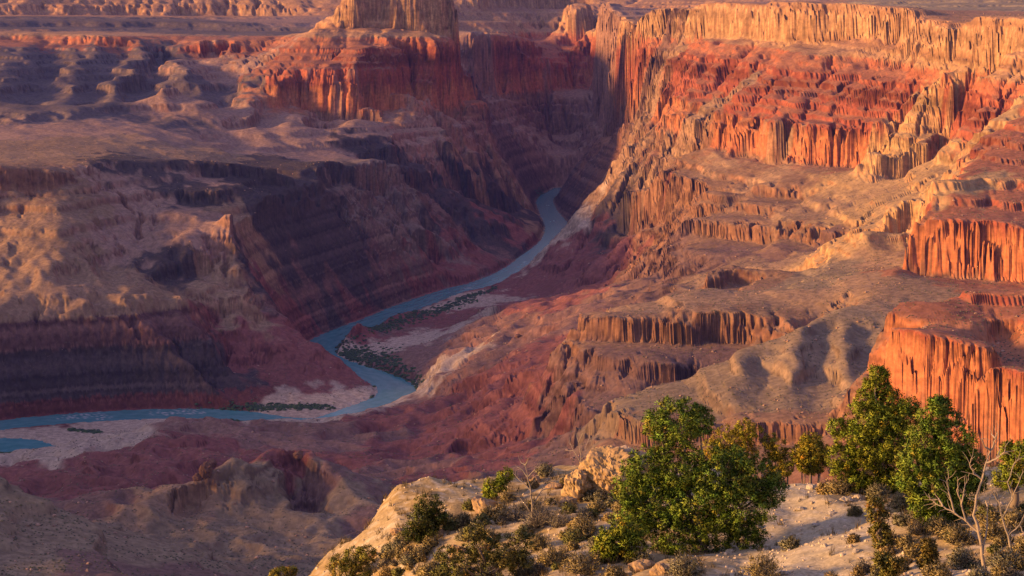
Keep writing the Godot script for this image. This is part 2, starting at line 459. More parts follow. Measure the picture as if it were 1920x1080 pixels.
# ------------------------------------------------------------------ rough ground: buttresses and bays, then running water
func rough_rows(k: int) -> void:
	var j0 := NL * k / NCH
	var j1 := NL * (k + 1) / NCH
	var o := PackedFloat32Array()
	o.resize((j1 - j0) * NA)
	var sh := S.size() / SA
	var q := 0
	for j in range(j0, j1):
		var r := exp(LR0 + j * DL)
		for i in NA:
			var t := -TH + i * DT
			var x := r * sin(t)
			var z := -r * cos(t)
			var hb := sample(S, SA, sh, i * 0.5, j)
			var amp := 20.0 + 10.0 * smoothstep(560.0, 720.0, hb)
			var bay := 115.0 * smoothstep(600.0, 760.0, hb) * smoothstep(4300.0, 6000.0, r) * (1.0 - 0.75 * smoothstep(0.16, 0.185, t)) * (1.0 - 0.75 * smoothstep(0.02, 0.05, t) * (1.0 - smoothstep(0.075, 0.11, t)))
			var a := nz1.get_noise_2d(x, z) * amp + nz2.get_noise_2d(x * 0.5 + 400.0, z * 0.5) * bay
			var b := nz1.get_noise_2d(x + 9000.0, z) * amp + nz2.get_noise_2d(x * 0.5, z * 0.5 + 5000.0) * bay
			var h := sample(S, SA, sh, i * 0.5 + a / (r * 2.0 * DT), j + b / (r * DL))
			# rounded hills and hollows on the soft low ground
			var soft := smoothstep(15.0, 110.0, h) * (1.0 - smoothstep(330.0, 480.0, h))
			var hill := (0.28 - absf(nz2.get_noise_2d(x * 0.9, z * 0.9))) * 62.0 * soft + nz2.get_noise_2d(x, z) * 6.0 * clampf((h - 6.0) / 120.0, 0.0, 1.0)
			# the rough bowl behind the mesa
			var bowl := smoothstep(7700.0, 8600.0, r) * smoothstep(-500.0, -1100.0, x) * (1.0 - smoothstep(760.0, 860.0, h))
			o[q] = h + hill + (0.3 - absf(nz2.get_noise_2d(x * 0.5 + 900.0, z * 0.5))) * 30.0 * bowl
			q += 1
	parts[k] = o

func receivers(k: int) -> void:
	var j0 := NL * k / NCH
	var j1 := NL * (k + 1) / NCH
	var o := PackedInt32Array()
	o.resize((j1 - j0) * NA)
	var q := 0
	var w := NA
	for j in range(j0, j1):
		for i in NA:
			var c := j * w + i
			var best := -1
			if i > 0 and j > 0 and i < w - 1 and j < NL - 1:
				var h := He[c]
				var s := 0.0
				var d := (h - He[c - 1]) * 2.0
				if d > s:
					s = d
					best = c - 1
				d = (h - He[c + 1]) * 2.0
				if d > s:
					s = d
					best = c + 1
				d = h - He[c - w]
				if d > s:
					s = d
					best = c - w
				d = h - He[c + w]
				if d > s:
					s = d
					best = c + w
				d = (h - He[c - w - 1]) * 0.894
				if d > s:
					s = d
					best = c - w - 1
				d = (h - He[c - w + 1]) * 0.894
				if d > s:
					s = d
					best = c - w + 1
				d = (h - He[c + w - 1]) * 0.894
				if d > s:
					s = d
					best = c + w - 1
				d = (h - He[c + w + 1]) * 0.894
				if d > s:
					s = d
					best = c + w + 1
			o[q] = best
			q += 1
	parts[k] = o

func erode(rounds: int) -> void:
	var n := NA * NL
	for it in rounds:
		run(receivers, NCH)
		var rc := PackedInt32Array()
		for k in NCH:
			rc.append_array(parts[k])
		var key := PackedInt64Array()
		key.resize(n)
		for q in n:
			key[q] = (int((He[q] + 500.0) * 256.0) << 21) | q
		key.sort()
		var acc := PackedFloat32Array()
		acc.resize(n)
		acc.fill(1.0)
		for m in range(n - 1, -1, -1):
			var q := int(key[m] & 0x1fffff)
			var t := rc[q]
			if t >= 0:
				acc[t] += acc[q]
		for m in n:
			var q := int(key[m] & 0x1fffff)
			var t := rc[q]
			if t >= 0:
				var dh := He[q] - He[t]
				if dh > 0.0:
					var a := acc[q]
					var e := minf(sqrt(a) * 0.035, 0.4)
					He[q] -= dh * e
		lap("water, round %d" % it)

# ------------------------------------------------------------------ beds of rock: hard ones stand as steps
func make_beds() -> void:
	var rng := RandomNumberGenerator.new()
	rng.seed = 11
	lut.resize(3000)
	thin.resize(3000)
	var ty := 0
	while ty < 3000:
		var tt := int(rng.randf_range(5.0, 24.0))
		var tv := rng.randf_range(0.55, 1.3)
		for i in range(ty, mini(ty + tt, 3000)):
			thin[i] = tv
		ty += tt
	band.resize(3000)
	var forms := [[-100.0, 20.0, 14.0, 26.0, 0.8], [20.0, 430.0, 9.0, 24.0, 0.62], [430.0, 560.0, 12.0, 30.0, 0.2], [560.0, 615.0, 8.0, 14.0, 0.5], [615.0, 745.0, 14.0, 40.0, 0.24], [745.0, 925.0, 9.0, 24.0, 0.1], [925.0, 970.0, 8.0, 14.0, 0.5], [970.0, 1075.0, 9.0, 26.0, 0.25], [1075.0, 1400.0, 9.0, 22.0, 0.2]]
	for f in forms:
		var beds := []
		var y: float = f[0]
		var hard := false
		while y < f[1] - 0.01:
			var t := minf(rng.randf_range(f[2], f[3]) * (0.8 if hard else 1.1), f[1] - y)
			beds.append([t, (float(f[4]) if hard else 1.0) * rng.randf_range(0.85, 1.15), rng.randf()])
			hard = not hard
			y += t
		var total := 0.0
		for b in beds:
			total += b[0] * b[1]
		var inp: float = f[0]
		var out: float = f[0]
		var scale: float = (f[1] - f[0]) / total
		for b in beds:
			var run_in: float = b[0] * b[1] * scale
			var i0 := int(ceil((inp + 100.0) * 2.0))
			var i1 := int(ceil((inp + run_in + 100.0) * 2.0))
			for i in range(i0, mini(i1, 3000)):
				lut[i] = out + (i * 0.5 - 100.0 - inp) / run_in * b[0]
			var o0 := int(ceil((out + 100.0) * 2.0))
			var o1 := int(ceil((out + b[0] + 100.0) * 2.0))
			for i in range(o0, mini(o1, 3000)):
				band[i] = b[2]
			inp += run_in
			out += b[0]

# loose ground creeps and rounds off, rock does not
func creep(k: int) -> void:
	var j0 := NL * k / NCH
	var j1 := NL * (k + 1) / NCH
	var o := He.slice(j0 * NA, j1 * NA)
	for j in range(maxi(j0, 1), mini(j1, NL - 1)):
		for i in range(1, NA - 1):
			var q := j * NA + i
			var w := 0.75 * (1.0 - ST[q])
			o[q - j0 * NA] += w * ((He[q - 1] + He[q + 1]) * 0.3 + (He[q - NA] + He[q + NA]) * 0.2 - He[q])
	parts[k] = o

func steepness() -> void:
	ST.resize(NA * NL)
	for j in range(1, NL - 1):
		var cell := exp(LR0 + j * DL)
		for i in range(1, NA - 1):
			var q := j * NA + i
			var gx := (He[q + 1] - He[q - 1]) / (2.0 * DT * cell)
			var gz := (He[q + NA] - He[q - NA]) / (2.0 * DL * cell)
			ST[q] = smoothstep(0.45, 1.0, sqrt(gx * gx + gz * gz))

func dip(x: float, z: float) -> float:
	var r := -z
	var d := 0.0
	if r > 9000.0:
		d -= (r - 9000.0) * 0.045
	return d

func river_field() -> void:
	var w := NA / 2 + 1
	var h := NL / 2 + 1
	RV.resize(w * h)
	RV.fill(999.0)
	var P := []
	for k in RIVER.size():
		var p := at(RIVER[k][0], RIVER[k][1], -0.001)
		P.append(Vector3(p.x, RIVER[k][2], p.z))
	for k in P.size() - 1:
		for s in 40:
			var p: Vector3 = P[k].lerp(P[k + 1], s / 40.0)
			if k > 0 and k < P.size() - 2:
				p = P[k].cubic_interpolate(P[k + 1], P[k - 1], P[k + 2], s / 40.0)
			var r := Vector2(p.x, p.z).length()
			var fi := (atan2(p.x, -p.z) + TH) / (2 * DT)
			var fj := (log(r) - LR0) / (2 * DL)
			var R := int(300.0 / (r * 2 * DT)) + 1
			var R2 := int(300.0 / (r * 2 * DL)) + 1
			for j in range(maxi(0, int(fj) - R2), mini(h, int(fj) + R2 + 1)):
				var dz := (j - fj) * r * 2 * DL
				for i in range(maxi(0, int(fi) - R), mini(w, int(fi) + R + 1)):
					var dx := (i - fi) * r * 2 * DT
					var d := sqrt(dx * dx + dz * dz) - p.y
					if d < RV[j * w + i]:
						RV[j * w + i] = d
	lap("river")

func ground(x: float, z: float) -> float:
	var r := sqrt(x * x + z * z)
	var t := atan2(x, -z)
	var fi := (t + TH) / DT
	var fj := (log(r) - LR0) / DL
	var h0 := sample(He, NA, NL, fi, fj)
	# joints: blocks and ribs that change from bed to bed
	var yy := floorf(h0 / 27.0) * 48.0 + h0 * 0.2
	var a := nz3.get_noise_3d(x, yy, z)
	var b := nz3.get_noise_3d(x + 500.0, yy, z + 7000.0)
	var c := nz5.get_noise_3d(x, yy, z)
	var d2 := nz5.get_noise_3d(x + 3000.0, yy, z)
	var st := sample(ST, NA, NL, fi, fj)
	st *= 0.4 + 1.4 * clampf(nz2.get_noise_2d(x * 1.6 + 700.0, z * 1.6) + 0.4, 0.0, 1.0)
	var ga := (a * 10.0 + c * 3.0) * st
	var gb := (b * 10.0 + d2 * 3.0) * st
	ga += nz1.get_noise_2d(x * 1.1 + 60.0, z * 1.1) * 20.0 * st
	gb += nz1.get_noise_2d(x * 1.1, z * 1.1 + 60.0) * 20.0 * st
	var h := sample(He, NA, NL, fi + ga / (r * DT), fj + gb / (r * DL))
	var fine := nz4.get_noise_2d(x, z)
	var up := clampf((h - 4.0) / 60.0, 0.0, 1.0)
	h += fine * (0.25 + 1.4 * st) * up
	var d := dip(x, z) + a * 5.0
	var hs := clampf((h - d + 100.0) * 2.0, 0.0, 2998.0)
	var q := int(hs)
	var hl := lut[q] + (lut[q + 1] - lut[q]) * (hs - q) + d
	h = lerpf(h, hl, up)
	var rv := sample(RV, NA / 2 + 1, NL / 2 + 1, fi * 0.5, fj * 0.5) + fine * 6.0
	if rv < 250.0:
		if rv < 0.0:
			h = maxf(rv * 0.15, -4.0)
		else:
			var lid := rv * 0.08 + maxf(0.0, rv - 12.0) * 1.6
			h = minf(maxf(h, minf(rv * 0.06, 2.0)), lid + fine * 1.5)
	return h

func rows_table() -> void:
	var nb := 60
	var raw := []
	for b in nb:
		var c := int((b + 0.5) * NA / nb)
		var w := PackedFloat32Array()
		w.resize(NL)
		for j in NL - 1:
			var r := exp(LR0 + j * DL)
			var dr := r * DL
			var s := 0.0
			for m in 4:
				var q := j * NA + clampi(c - 4 + m * 3, 0, NA - 1)
				var dh := He[q + NA] - He[q]
				s += sqrt(dr * dr * 0.12 + dh * dh)
			w[j] = s * 0.25 / r
		raw.append(w)
	for b in nb:
		var acc := PackedFloat32Array()
		acc.resize(NL)
		var tot := 0.0
		for j in NL:
			var s := 0.0
			var n := 0.0
			for bb in [maxi(b - 2, 0), maxi(b - 1, 0), b, b, mini(b + 1, nb - 1), mini(b + 2, nb - 1)]:
				for jj in range(maxi(0, j - 5), mini(NL - 1, j + 6)):
					s += raw[bb][jj]
					n += 1.0
			tot += s / n
			acc[j] = tot
		var t := PackedFloat32Array()
		t.resize(NROW)
		var j := 0
		for m in NROW:
			var want := tot * m / (NROW - 1)
			while j < NL - 1 and acc[j] < want:
				j += 1
			var lo := acc[j - 1] if j > 0 else 0.0
			t[m] = (j - 1 + clampf((want - lo) / maxf(acc[j] - lo, 1e-9), 0.0, 1.0)) if j > 0 else 0.0
		rowpos.append(t)
	lap("row tables")

# ------------------------------------------------------------------ what the ground is made of
# rock types: 0 wall beds, 1 red mudstone hills, 2 dark lava, 3 tan slopes, 4 sand and gravel, 5 olive-grey slopes, 6 mauve-brown slopes, 7 plateau, 8 pink-grey far slopes
# landforms: see NAMES
const NAMES := [
	["canyon_cliff", "sunlit red and orange canyon cliff rising in steps to the pale rim"],
	["butte", "tall red butte with a banded cliff skirt behind the dark lava ridge"],
	["lava_ridge", "dark lava ridge with pale talus spurs above the river"],
	["mesa", "tan mesa slope with a dark cliff standing over the river bend"],
	["canyon_floor", "rounded red mudstone hills and flats along the river"],
	["bench_mesa", "brown stepped benches and flat mesas below the red cliff"],
	["olive_hill", "grey olive hill with a gullied face and low cliff behind the junipers"],
	["foothill", "olive brown foothills in shade in front of the red hills"],
	["far_cliff", "hazy blue purple cliffs and hills far behind the butte"],
	["red_promontory", "near red cliff promontory glowing orange behind the junipers"],
	["plateau", "flat olive plateau above the pale rim cliffs"],
]
const SEEDS := [
	# column, row, rock, landform
	[1400,40,0,0],[1600,40,0,0],[1850,60,0,0],[1300,150,0,0],[1500,170,0,0],[1700,170,0,0],[1850,160,0,0],[1250,230,0,0],[1400,260,0,0],[1560,280,0,0],[1720,290,14,0],[1200,120,0,0],[1150,200,0,0],[1180,60,0,0],[1850,300,0,0],[1800,380,0,0],[1720,460,0,0],[1850,470,0,0],[1640,440,14,0],[1650,400,14,0],[1900,380,0,0],[1690,370,14,0],
	[1665,290,14,0],[1690,250,14,0],[1640,300,14,0],[1770,345,14,0],[1725,405,14,0],[1615,350,14,0],[1580,400,14,5],[1850,8,7,10],[1900,12,7,10],[1760,4,7,10],
	[1350,310,3,5],[1450,330,3,5],[1560,390,3,5],[1240,300,3,5],[1120,335,3,5],[1200,290,3,5],[1080,350,3,5],[1100,372,6,5],[1350,350,9,5],[1440,360,9,5],[1340,425,9,5],[1500,445,9,5],[1220,345,9,5],[1400,385,9,5],[1270,345,9,5],
	[1350,480,6,5],[1450,475,6,5],[1250,480,6,5],[1230,530,6,5],[1170,380,2,5],[1170,410,2,5],[1400,510,9,5],[1420,490,3,5],[1480,560,3,5],[1560,500,5,5],[1520,530,5,5],[1620,490,3,5],[1640,520,3,5],[1250,570,3,5],[1350,560,3,5],
	[1120,610,9,5],[1200,610,9,5],[1280,620,9,5],[1380,615,9,5],[1480,615,9,5],[1550,600,5,5],[1150,680,6,5],[1220,690,6,5],[1080,680,6,5],[1060,730,6,5],[1110,770,6,4],[1300,660,6,5],
	[1400,680,5,6],[1300,720,5,6],[1500,680,5,6],[1500,650,5,6],[1600,620,5,6],[1420,750,5,6],[1200,760,5,6],[1560,740,5,6],[1600,700,5,6],[1180,800,9,6],[1300,815,9,6],[1450,815,9,6],[1540,810,9,6],[1620,560,3,6],
	[1700,580,0,9],[1780,570,0,9],[1720,680,0,9],[1800,720,0,9],[1880,600,0,9],[1880,760,0,9],[1660,760,0,9],[1680,640,0,9],
	[1100,440,1,4],[1060,500,1,4],[1130,500,1,4],[1000,530,1,4],[1180,450,1,4],[950,570,1,4],[1050,570,1,4],[900,620,10,4],[800,650,10,4],[720,650,4,4],[1000,620,10,4],[1030,660,1,4],[950,680,1,4],[870,690,10,4],[800,710,4,4],[960,760,1,4],[880,740,1,4],[820,790,1,4],[700,790,1,4],[980,820,1,4],[900,840,1,4],[780,830,1,4],[680,820,10,4],[620,800,10,4],[560,790,4,4],[620,760,4,4],[600,765,4,4],[660,748,4,4],[580,775,4,4],[640,765,4,4],[150,820,4,4],[200,806,4,4],[60,820,4,4],[230,815,4,4],[170,835,4,4],[1040,800,1,4],[640,870,1,4],[760,880,10,4],[850,880,1,4],[950,890,6,4],[1000,900,6,4],[1080,430,4,4],[870,565,4,4],[560,830,10,4],
	[100,815,4,4],[250,800,4,4],[30,810,4,4],[350,790,10,4],[400,800,10,4],[320,830,1,4],[200,860,1,4],[60,890,1,4],[260,870,1,4],[380,850,1,4],[150,890,1,4],[480,800,10,4],
	[450,900,5,7],[400,900,3,7],[250,950,3,7],[200,960,6,7],[350,960,3,7],[550,900,5,7],[650,950,5,7],[560,1000,5,7],[700,980,6,7],[300,1000,5,7],[450,1040,5,7],[100,980,5,7],[50,1050,5,7],[200,1060,6,7],[600,880,6,7],[530,855,1,7],
	[100,590,13,3],[250,580,13,3],[60,620,13,3],[200,620,13,3],[350,600,13,3],[100,700,13,3],[200,700,13,3],[300,700,13,3],[380,700,13,3],[30,740,13,3],[100,760,13,3],[420,720,13,3],
	[500,690,1,3],[600,690,1,3],[450,640,1,3],[560,650,1,3],[540,620,1,3],
	[50,330,9,3],[100,330,9,3],[50,400,3,3],[150,380,3,3],[50,480,3,3],[150,500,3,3],[250,460,8,3],[250,380,8,3],[330,420,8,3],[300,440,8,3],[50,540,3,3],[250,530,3,3],[100,290,3,3],[30,280,3,3],[200,270,3,3],[300,290,3,3],[400,450,8,3],[420,395,3,3],[370,410,8,3],[440,570,3,3],[420,520,3,3],[340,520,2,3],[320,500,2,3],[400,330,8,3],[380,305,2,3],[450,315,2,3],[240,300,2,3],[380,370,2,3],[500,370,2,3],
	[560,400,2,2],[620,440,2,2],[520,400,2,2],[600,320,2,2],[660,310,2,2],[720,300,2,2],[800,320,2,2],[880,355,2,2],[950,380,2,2],[690,370,11,2],[700,400,11,2],[735,440,11,2],[785,435,11,2],[760,415,11,2],[825,455,11,2],[660,420,2,2],[600,470,2,2],[640,365,11,2],[750,400,11,2],[720,420,11,2],[660,330,2,2],[800,400,2,2],[780,370,11,2],[850,420,6,2],[900,420,2,2],[960,430,1,2],[750,490,6,2],[820,490,1,2],[880,470,1,2],[700,560,1,2],[640,590,1,2],[580,540,1,2],[500,500,1,2],[480,470,2,2],[540,560,6,2],[480,560,6,2],[600,480,6,2],[660,520,6,2],[780,530,1,2],[920,500,1,2],
	[650,20,0,1],[750,20,0,1],[840,20,0,1],[700,100,0,1],[600,100,0,1],[800,100,0,1],[600,180,0,1],[750,185,0,1],[850,185,0,1],[540,170,0,1],[600,230,8,1],[700,240,8,1],[500,230,8,1],[800,240,8,1],[860,250,8,1],[560,270,8,1],[920,280,8,1],[760,265,8,1],[520,120,0,1],[880,315,3,1],[940,315,3,1],
	[950,90,0,8],[1050,110,0,8],[1000,150,0,8],[950,200,8,8],[1050,230,8,8],[1000,40,0,8],[1080,60,0,8],[920,20,0,8],[1020,340,6,8],[1000,360,6,8],[1080,290,8,8],
	[100,20,0,8],[300,15,0,8],[500,15,0,8],[150,45,12,8],[350,50,12,8],[500,60,12,8],[100,70,0,8],[200,70,0,8],[150,100,12,8],[80,140,12,8],[200,130,12,8],[50,200,12,8],[150,190,12,8],[300,110,12,8],[390,85,0,8],[450,90,0,8],[400,120,8,8],[470,130,8,8],[330,180,8,8],[300,200,8,8],[390,195,8,8],[430,180,12,8],[210,190,12,8],[250,180,12,8],[330,232,12,8],[100,240,8,8],[250,240,8,8],[400,250,8,8],[470,260,8,8],[560,40,8,8],
]
# tones (linear): soil, rock light, rock dark
const TONE := [
	[Vector3(.36,.17,.10), Vector3(.46,.24,.13), Vector3(.30,.12,.075)],
	[Vector3(.28,.112,.092), Vector3(.3,.12,.095), Vector3(.2,.072,.062)],
	[Vector3(.1,.074,.067), Vector3(.105,.077,.07), Vector3(.08,.06,.056)],
	[Vector3(.36,.232,.138), Vector3(.38,.24,.145), Vector3(.28,.16,.10)],
	[Vector3(.55,.42,.31), Vector3(.56,.42,.31), Vector3(.48,.35,.26)],
	[Vector3(.30,.22,.14), Vector3(.30,.21,.135), Vector3(.22,.15,.1)],
	[Vector3(.23,.14,.11), Vector3(.24,.14,.11), Vector3(.14,.075,.062)],
	[Vector3(.36,.28,.18), Vector3(.36,.28,.18), Vector3(.3,.24,.15)],
	[Vector3(.39,.245,.175), Vector3(.38,.22,.155), Vector3(.27,.145,.105)],
	[Vector3(.30,.18,.11), Vector3(.36,.19,.11), Vector3(.19,.095,.06)],
	[Vector3(.29,.165,.125), Vector3(.31,.17,.13), Vector3(.24,.12,.1)],
	[Vector3(.27,.195,.15), Vector3(.25,.175,.135), Vector3(.18,.12,.095)],
	[Vector3(.17,.13,.12), Vector3(.22,.15,.13), Vector3(.12,.09,.085)],
	[Vector3.ZERO, Vector3.ZERO, Vector3.ZERO],
	[Vector3(.46,.30,.15), Vector3(.56,.36,.17), Vector3(.44,.23,.11)],
]

func hit(u: float, v: float) -> Vector3:
	var d := ray(u, v)
	var hl := sqrt(d.x * d.x + d.z * d.z)
	d /= hl
	var t := atan2(d.x, -d.z)
	var r := R0
	while r < R1:
		var h := sample(He, NA, NL, (t + TH) / DT, (log(r) - LR0) / DL)
		if EYE + d.y * r < h:
			break
		r *= 1.0012
	return Vector3(d.x * r, 0, d.z * r)

var parts_seed := []
var z_seed := PackedInt32Array()

func make_zones() -> void:
	for s in SEEDS:
		var p := hit(s[0], s[1])
		parts_seed.append(Vector3(atan2(p.x, -p.z), log(Vector2(p.x, p.z).length()), 0))
	ZA = NA / 4 + 1
	ZL = NL / 4 + 1
	z_seed.resize(ZA * ZL)
	# more than 255 seeds: two passes of bytes are avoided by keeping indices as ints
	run(zones_row_i, NCH)
	var q := 0
	for k in NCH:
		for b in parts[k]:
			z_seed[q] = b
			q += 1
	zone.resize(ZA * ZL)
	land.resize(ZA * ZL)
	for m in q:
		zone[m] = SEEDS[z_seed[m]][2]
		land[m] = SEEDS[z_seed[m]][3]
	lap("rock types")

func zones_row_i(k: int) -> void:
	var o := PackedInt32Array()
	var j0 := ZL * k / NCH
	var j1 := ZL * (k + 1) / NCH
	var n: int = parts_seed.size()
	for j in range(j0, j1):
		var r := exp(LR0 + j * 4 * DL)
		for i in ZA:
			var t := -TH + i * 4 * DT
			var x := r * sin(t)
			var z := -r * cos(t)
			var lr := log(r)
			var best := 1e9
			var b := 0
			var wx := t + nz1.get_noise_2d(x * 0.7 + 500.0, z * 0.7) * 0.01
			var wz := lr + nz1.get_noise_2d(x * 0.7, z * 0.7 + 900.0) * 0.01
			for m in n:
				var s: Vector3 = parts_seed[m]
				var dx := s.x - wx
				var dz := s.y - wz
				var d := dx * dx + dz * dz
				if d < best:
					best = d
					b = m
			o.append(b)
	parts[k] = o

func wall_tone(hs: float, rnd: float) -> Vector3:
	# colour of the beds by their place in the wall
	if hs > 1075.0:
		return Vector3(.52,.31,.165).lerp(Vector3(.4,.18,.1), rnd * 0.9)
	if hs > 970.0:
		return Vector3(.54,.33,.17).lerp(Vector3(.44,.22,.11), rnd * 0.8)
	if hs > 925.0:
		return Vector3(.43,.155,.08)
	if hs > 745.0:
		return Vector3(.43,.145,.072).lerp(Vector3(.27,.075,.048), rnd)
	if hs > 615.0:
		return Vector3(.52,.205,.09).lerp(Vector3(.41,.14,.068), rnd)
	if hs > 560.0:
		return Vector3(.37,.20,.12).lerp(Vector3(.27,.14,.09), rnd)
	return Vector3(.28,.14,.09).lerp(Vector3(.19,.09,.065), rnd)

# one strip of columns of the ground mesh
func strip(k: int) -> void:
	var c0 := (NCOL - 1) * k / NCH
	var c1 := (NCOL - 1) * (k + 1) / NCH
	var nc := c1 - c0 + 3            # one more on each side for the normals
	var P := PackedVector3Array()
	P.resize(nc * NROW)
	var nb := rowpos.size()
	for c in nc:
		var f := float(c0 - 1 + c) / (NCOL - 1)
		var t := -TH + 2.0 * TH * f
		var fb := clampf(f * nb - 0.5, 0.0, nb - 1.001)
		var b := int(fb)
		var tb := fb - b
		var A: PackedFloat32Array = rowpos[b]
		var B: PackedFloat32Array = rowpos[b + 1]
		var st := sin(t)
		var ct := cos(t)
		for m in NROW:
			var r := exp(LR0 + lerpf(A[m], B[m], tb) * DL)
			var x := r * st
			var z := -r * ct
			P[c * NROW + m] = Vector3(x, ground(x, z), z)
	var nl := NAMES.size()
	var vs := []
	var ns := []
	var cs := []
	var ix := []
	var re := []
	for l in nl:
		vs.append(PackedVector3Array())
		ns.append(PackedVector3Array())
		cs.append(PackedColorArray())
		ix.append(PackedInt32Array())
		var e := PackedInt32Array()
		e.resize(nc * NROW)
		e.fill(-1)
		re.append(e)
	for c in range(1, nc - 2):
		for m in range(0, NROW - 1):
			var q := c * NROW + m
			var p := P[q]
			var fi := int((atan2(p.x, -p.z) + TH) / DT * 0.25 + 0.5)
			var fj := int((log(sqrt(p.x * p.x + p.z * p.z)) - LR0) / DL * 0.25 + 0.5)
			var l := land[clampi(fj, 0, ZL - 1) * ZA + clampi(fi, 0, ZA - 1)]
			var R: PackedInt32Array = re[l]
			var V: PackedVector3Array = vs[l]
			var id := [0, 0, 0, 0]
			var n := 0
			for w in [q, q + 1, q + NROW, q + NROW + 1]:
				if R[w] < 0:
					R[w] = V.size()
					var pv := P[w]
					var mm: int = w % NROW
					var nn := (P[w + NROW] - P[w - NROW]).cross(P[w + (1 if mm < NROW - 1 else 0)] - P[w - (1 if mm > 0 else 0)]).normalized()
					if nn.y < 0.0:
						nn = -nn
					V.append(pv)
					ns[l].append(nn)
					cs[l].append(tone(pv, nn))
				id[n] = R[w]
				n += 1
			ix[l].append(id[0])
			ix[l].append(id[1])
			ix[l].append(id[2])
			ix[l].append(id[2])
			ix[l].append(id[1])
			ix[l].append(id[3])
	parts[k] = [vs, ns, cs, ix]

func tone(p: Vector3, n: Vector3) -> Color:
	var fi := clampf((atan2(p.x, -p.z) + TH) / DT * 0.25 + nz3.get_noise_2d(p.x, p.z) * 2.5, 0.0, ZA - 1.001)
	var fj := clampf((log(sqrt(p.x * p.x + p.z * p.z)) - LR0) / DL * 0.25 + nz3.get_noise_2d(p.x + 300.0, p.z) * 2.5, 0.0, ZL - 1.001)
	var i0 := int(fi)
	var j0 := int(fj)
	var g := nz4.get_noise_2d(p.x * 0.8 + 70.0, p.z * 0.8)
	var hs := p.y - dip(p.x, p.z) + g * 4.0
	var bd := band[clampi(int((hs + 100.0) * 2.0), 0, 2999)]
	var ws := wall_tone(hs, bd)
	var soil := Vector3.ZERO
	var rock := Vector3.ZERO
	for k in 4:
		var w := (fi - i0 if k & 1 else 1.0 - fi + i0) * (fj - j0 if k & 2 else 1.0 - fj + j0)
		var zn := zone[(j0 + (k >> 1)) * ZA + i0 + (k & 1)]
		if zn == 0:
			rock += ws * w
			soil += ws.lerp(Vector3(.40,.22,.13), 0.45) * w
		elif zn == 13:
			# layered river cliff: dark lava below, banded mauve beds above, red foot
			var hc := p.y + g * 14.0
			var lc := Vector3(.125, .088, .078).lerp(Vector3(.085, .063, .06), bd)
			if hc > 178.0:
				lc = Vector3(.23, .125, .1).lerp(Vector3(.15, .075, .065), bd)
			if p.y > 262.0:
				lc = Vector3(.36, .23, .14)
			elif hc < 42.0:
				lc = Vector3(.2, .075, .06)
			rock += lc * w
			soil += lc * w
		else:
			var T: Array = TONE[zn]
			soil += T[0] * w
			rock += T[1].lerp(T[2], bd) * w
	rock *= thin[clampi(int((hs + 100.0) * 2.0), 0, 2999)]
	# talus and soil end at the cliffs in a ragged line
	var s := smoothstep(0.72, 0.76, n.y + g * 0.16 + nz3.get_noise_2d(p.x * 3.0, p.z * 3.0) * 0.08)
	var c := rock.lerp(soil, s)
	var big := nz2.get_noise_2d(p.x * 0.6 + 3000.0, p.z * 0.6)
	c *= 1.0 + 0.08 * g + 0.2 * big
	return Color(maxf(c.x, 0.01), maxf(c.y, 0.008), maxf(c.z, 0.006))

func ground_material() -> StandardMaterial3D:
	var m := StandardMaterial3D.new()
	m.vertex_color_use_as_albedo = true
	m.roughness = 0.95
	m.metallic_specular = 0.2
	var n := FastNoiseLite.new()
	n.seed = 4
	n.noise_type = FastNoiseLite.TYPE_CELLULAR
	n.cellular_return_type = FastNoiseLite.RETURN_DISTANCE2_SUB
	n.frequency = 0.035
	n.fractal_octaves = 4
	n.fractal_gain = 0.6
	n.noise_type = FastNoiseLite.TYPE_SIMPLEX
	n.frequency = 0.03
	n.fractal_octaves = 5
	n.fractal_gain = 0.75
	var im2 := n.get_seamless_image(512, 512)
	im2.convert(Image.FORMAT_RGB8)
	for y in 512:
		for x in 512:
			var v := clampf(im2.get_pixel(x, y).r * 0.44 + 0.64, 0.0, 1.0)
			im2.set_pixel(x, y, Color(v, v, v))
	m.albedo_texture = ImageTexture.create_from_image(im2)
	m.albedo_color = Color(1, 1, 1)
	m.uv1_triplanar = true
	m.uv1_world_triplanar = true
	m.uv1_scale = Vector3.ONE / 420.0
	return m

func build_ground() -> void:
	run(strip, NCH)
	lap("ground mesh")
	var mat := ground_material()
	for l in NAMES.size():
		var am := ArrayMesh.new()
		for k in NCH:
			if parts[k][3][l].is_empty():
				continue
			var a := []
			a.resize(Mesh.ARRAY_MAX)
			a[Mesh.ARRAY_VERTEX] = parts[k][0][l]
			a[Mesh.ARRAY_NORMAL] = parts[k][1][l]
			a[Mesh.ARRAY_COLOR] = parts[k][2][l]
			a[Mesh.ARRAY_INDEX] = parts[k][3][l]
			am.add_surface_from_arrays(Mesh.PRIMITIVE_TRIANGLES, a)
			am.surface_set_material(am.get_surface_count() - 1, mat)
		if am.get_surface_count() == 0:
			continue
		var o := MeshInstance3D.new()
		o.name = NAMES[l][0]
		o.mesh = am
		add_child(o, true)
		o.set_meta("kind", "structure")
		o.set_meta("label", NAMES[l][1])
		o.set_meta("category", "terrain")
	lap("ground objects")

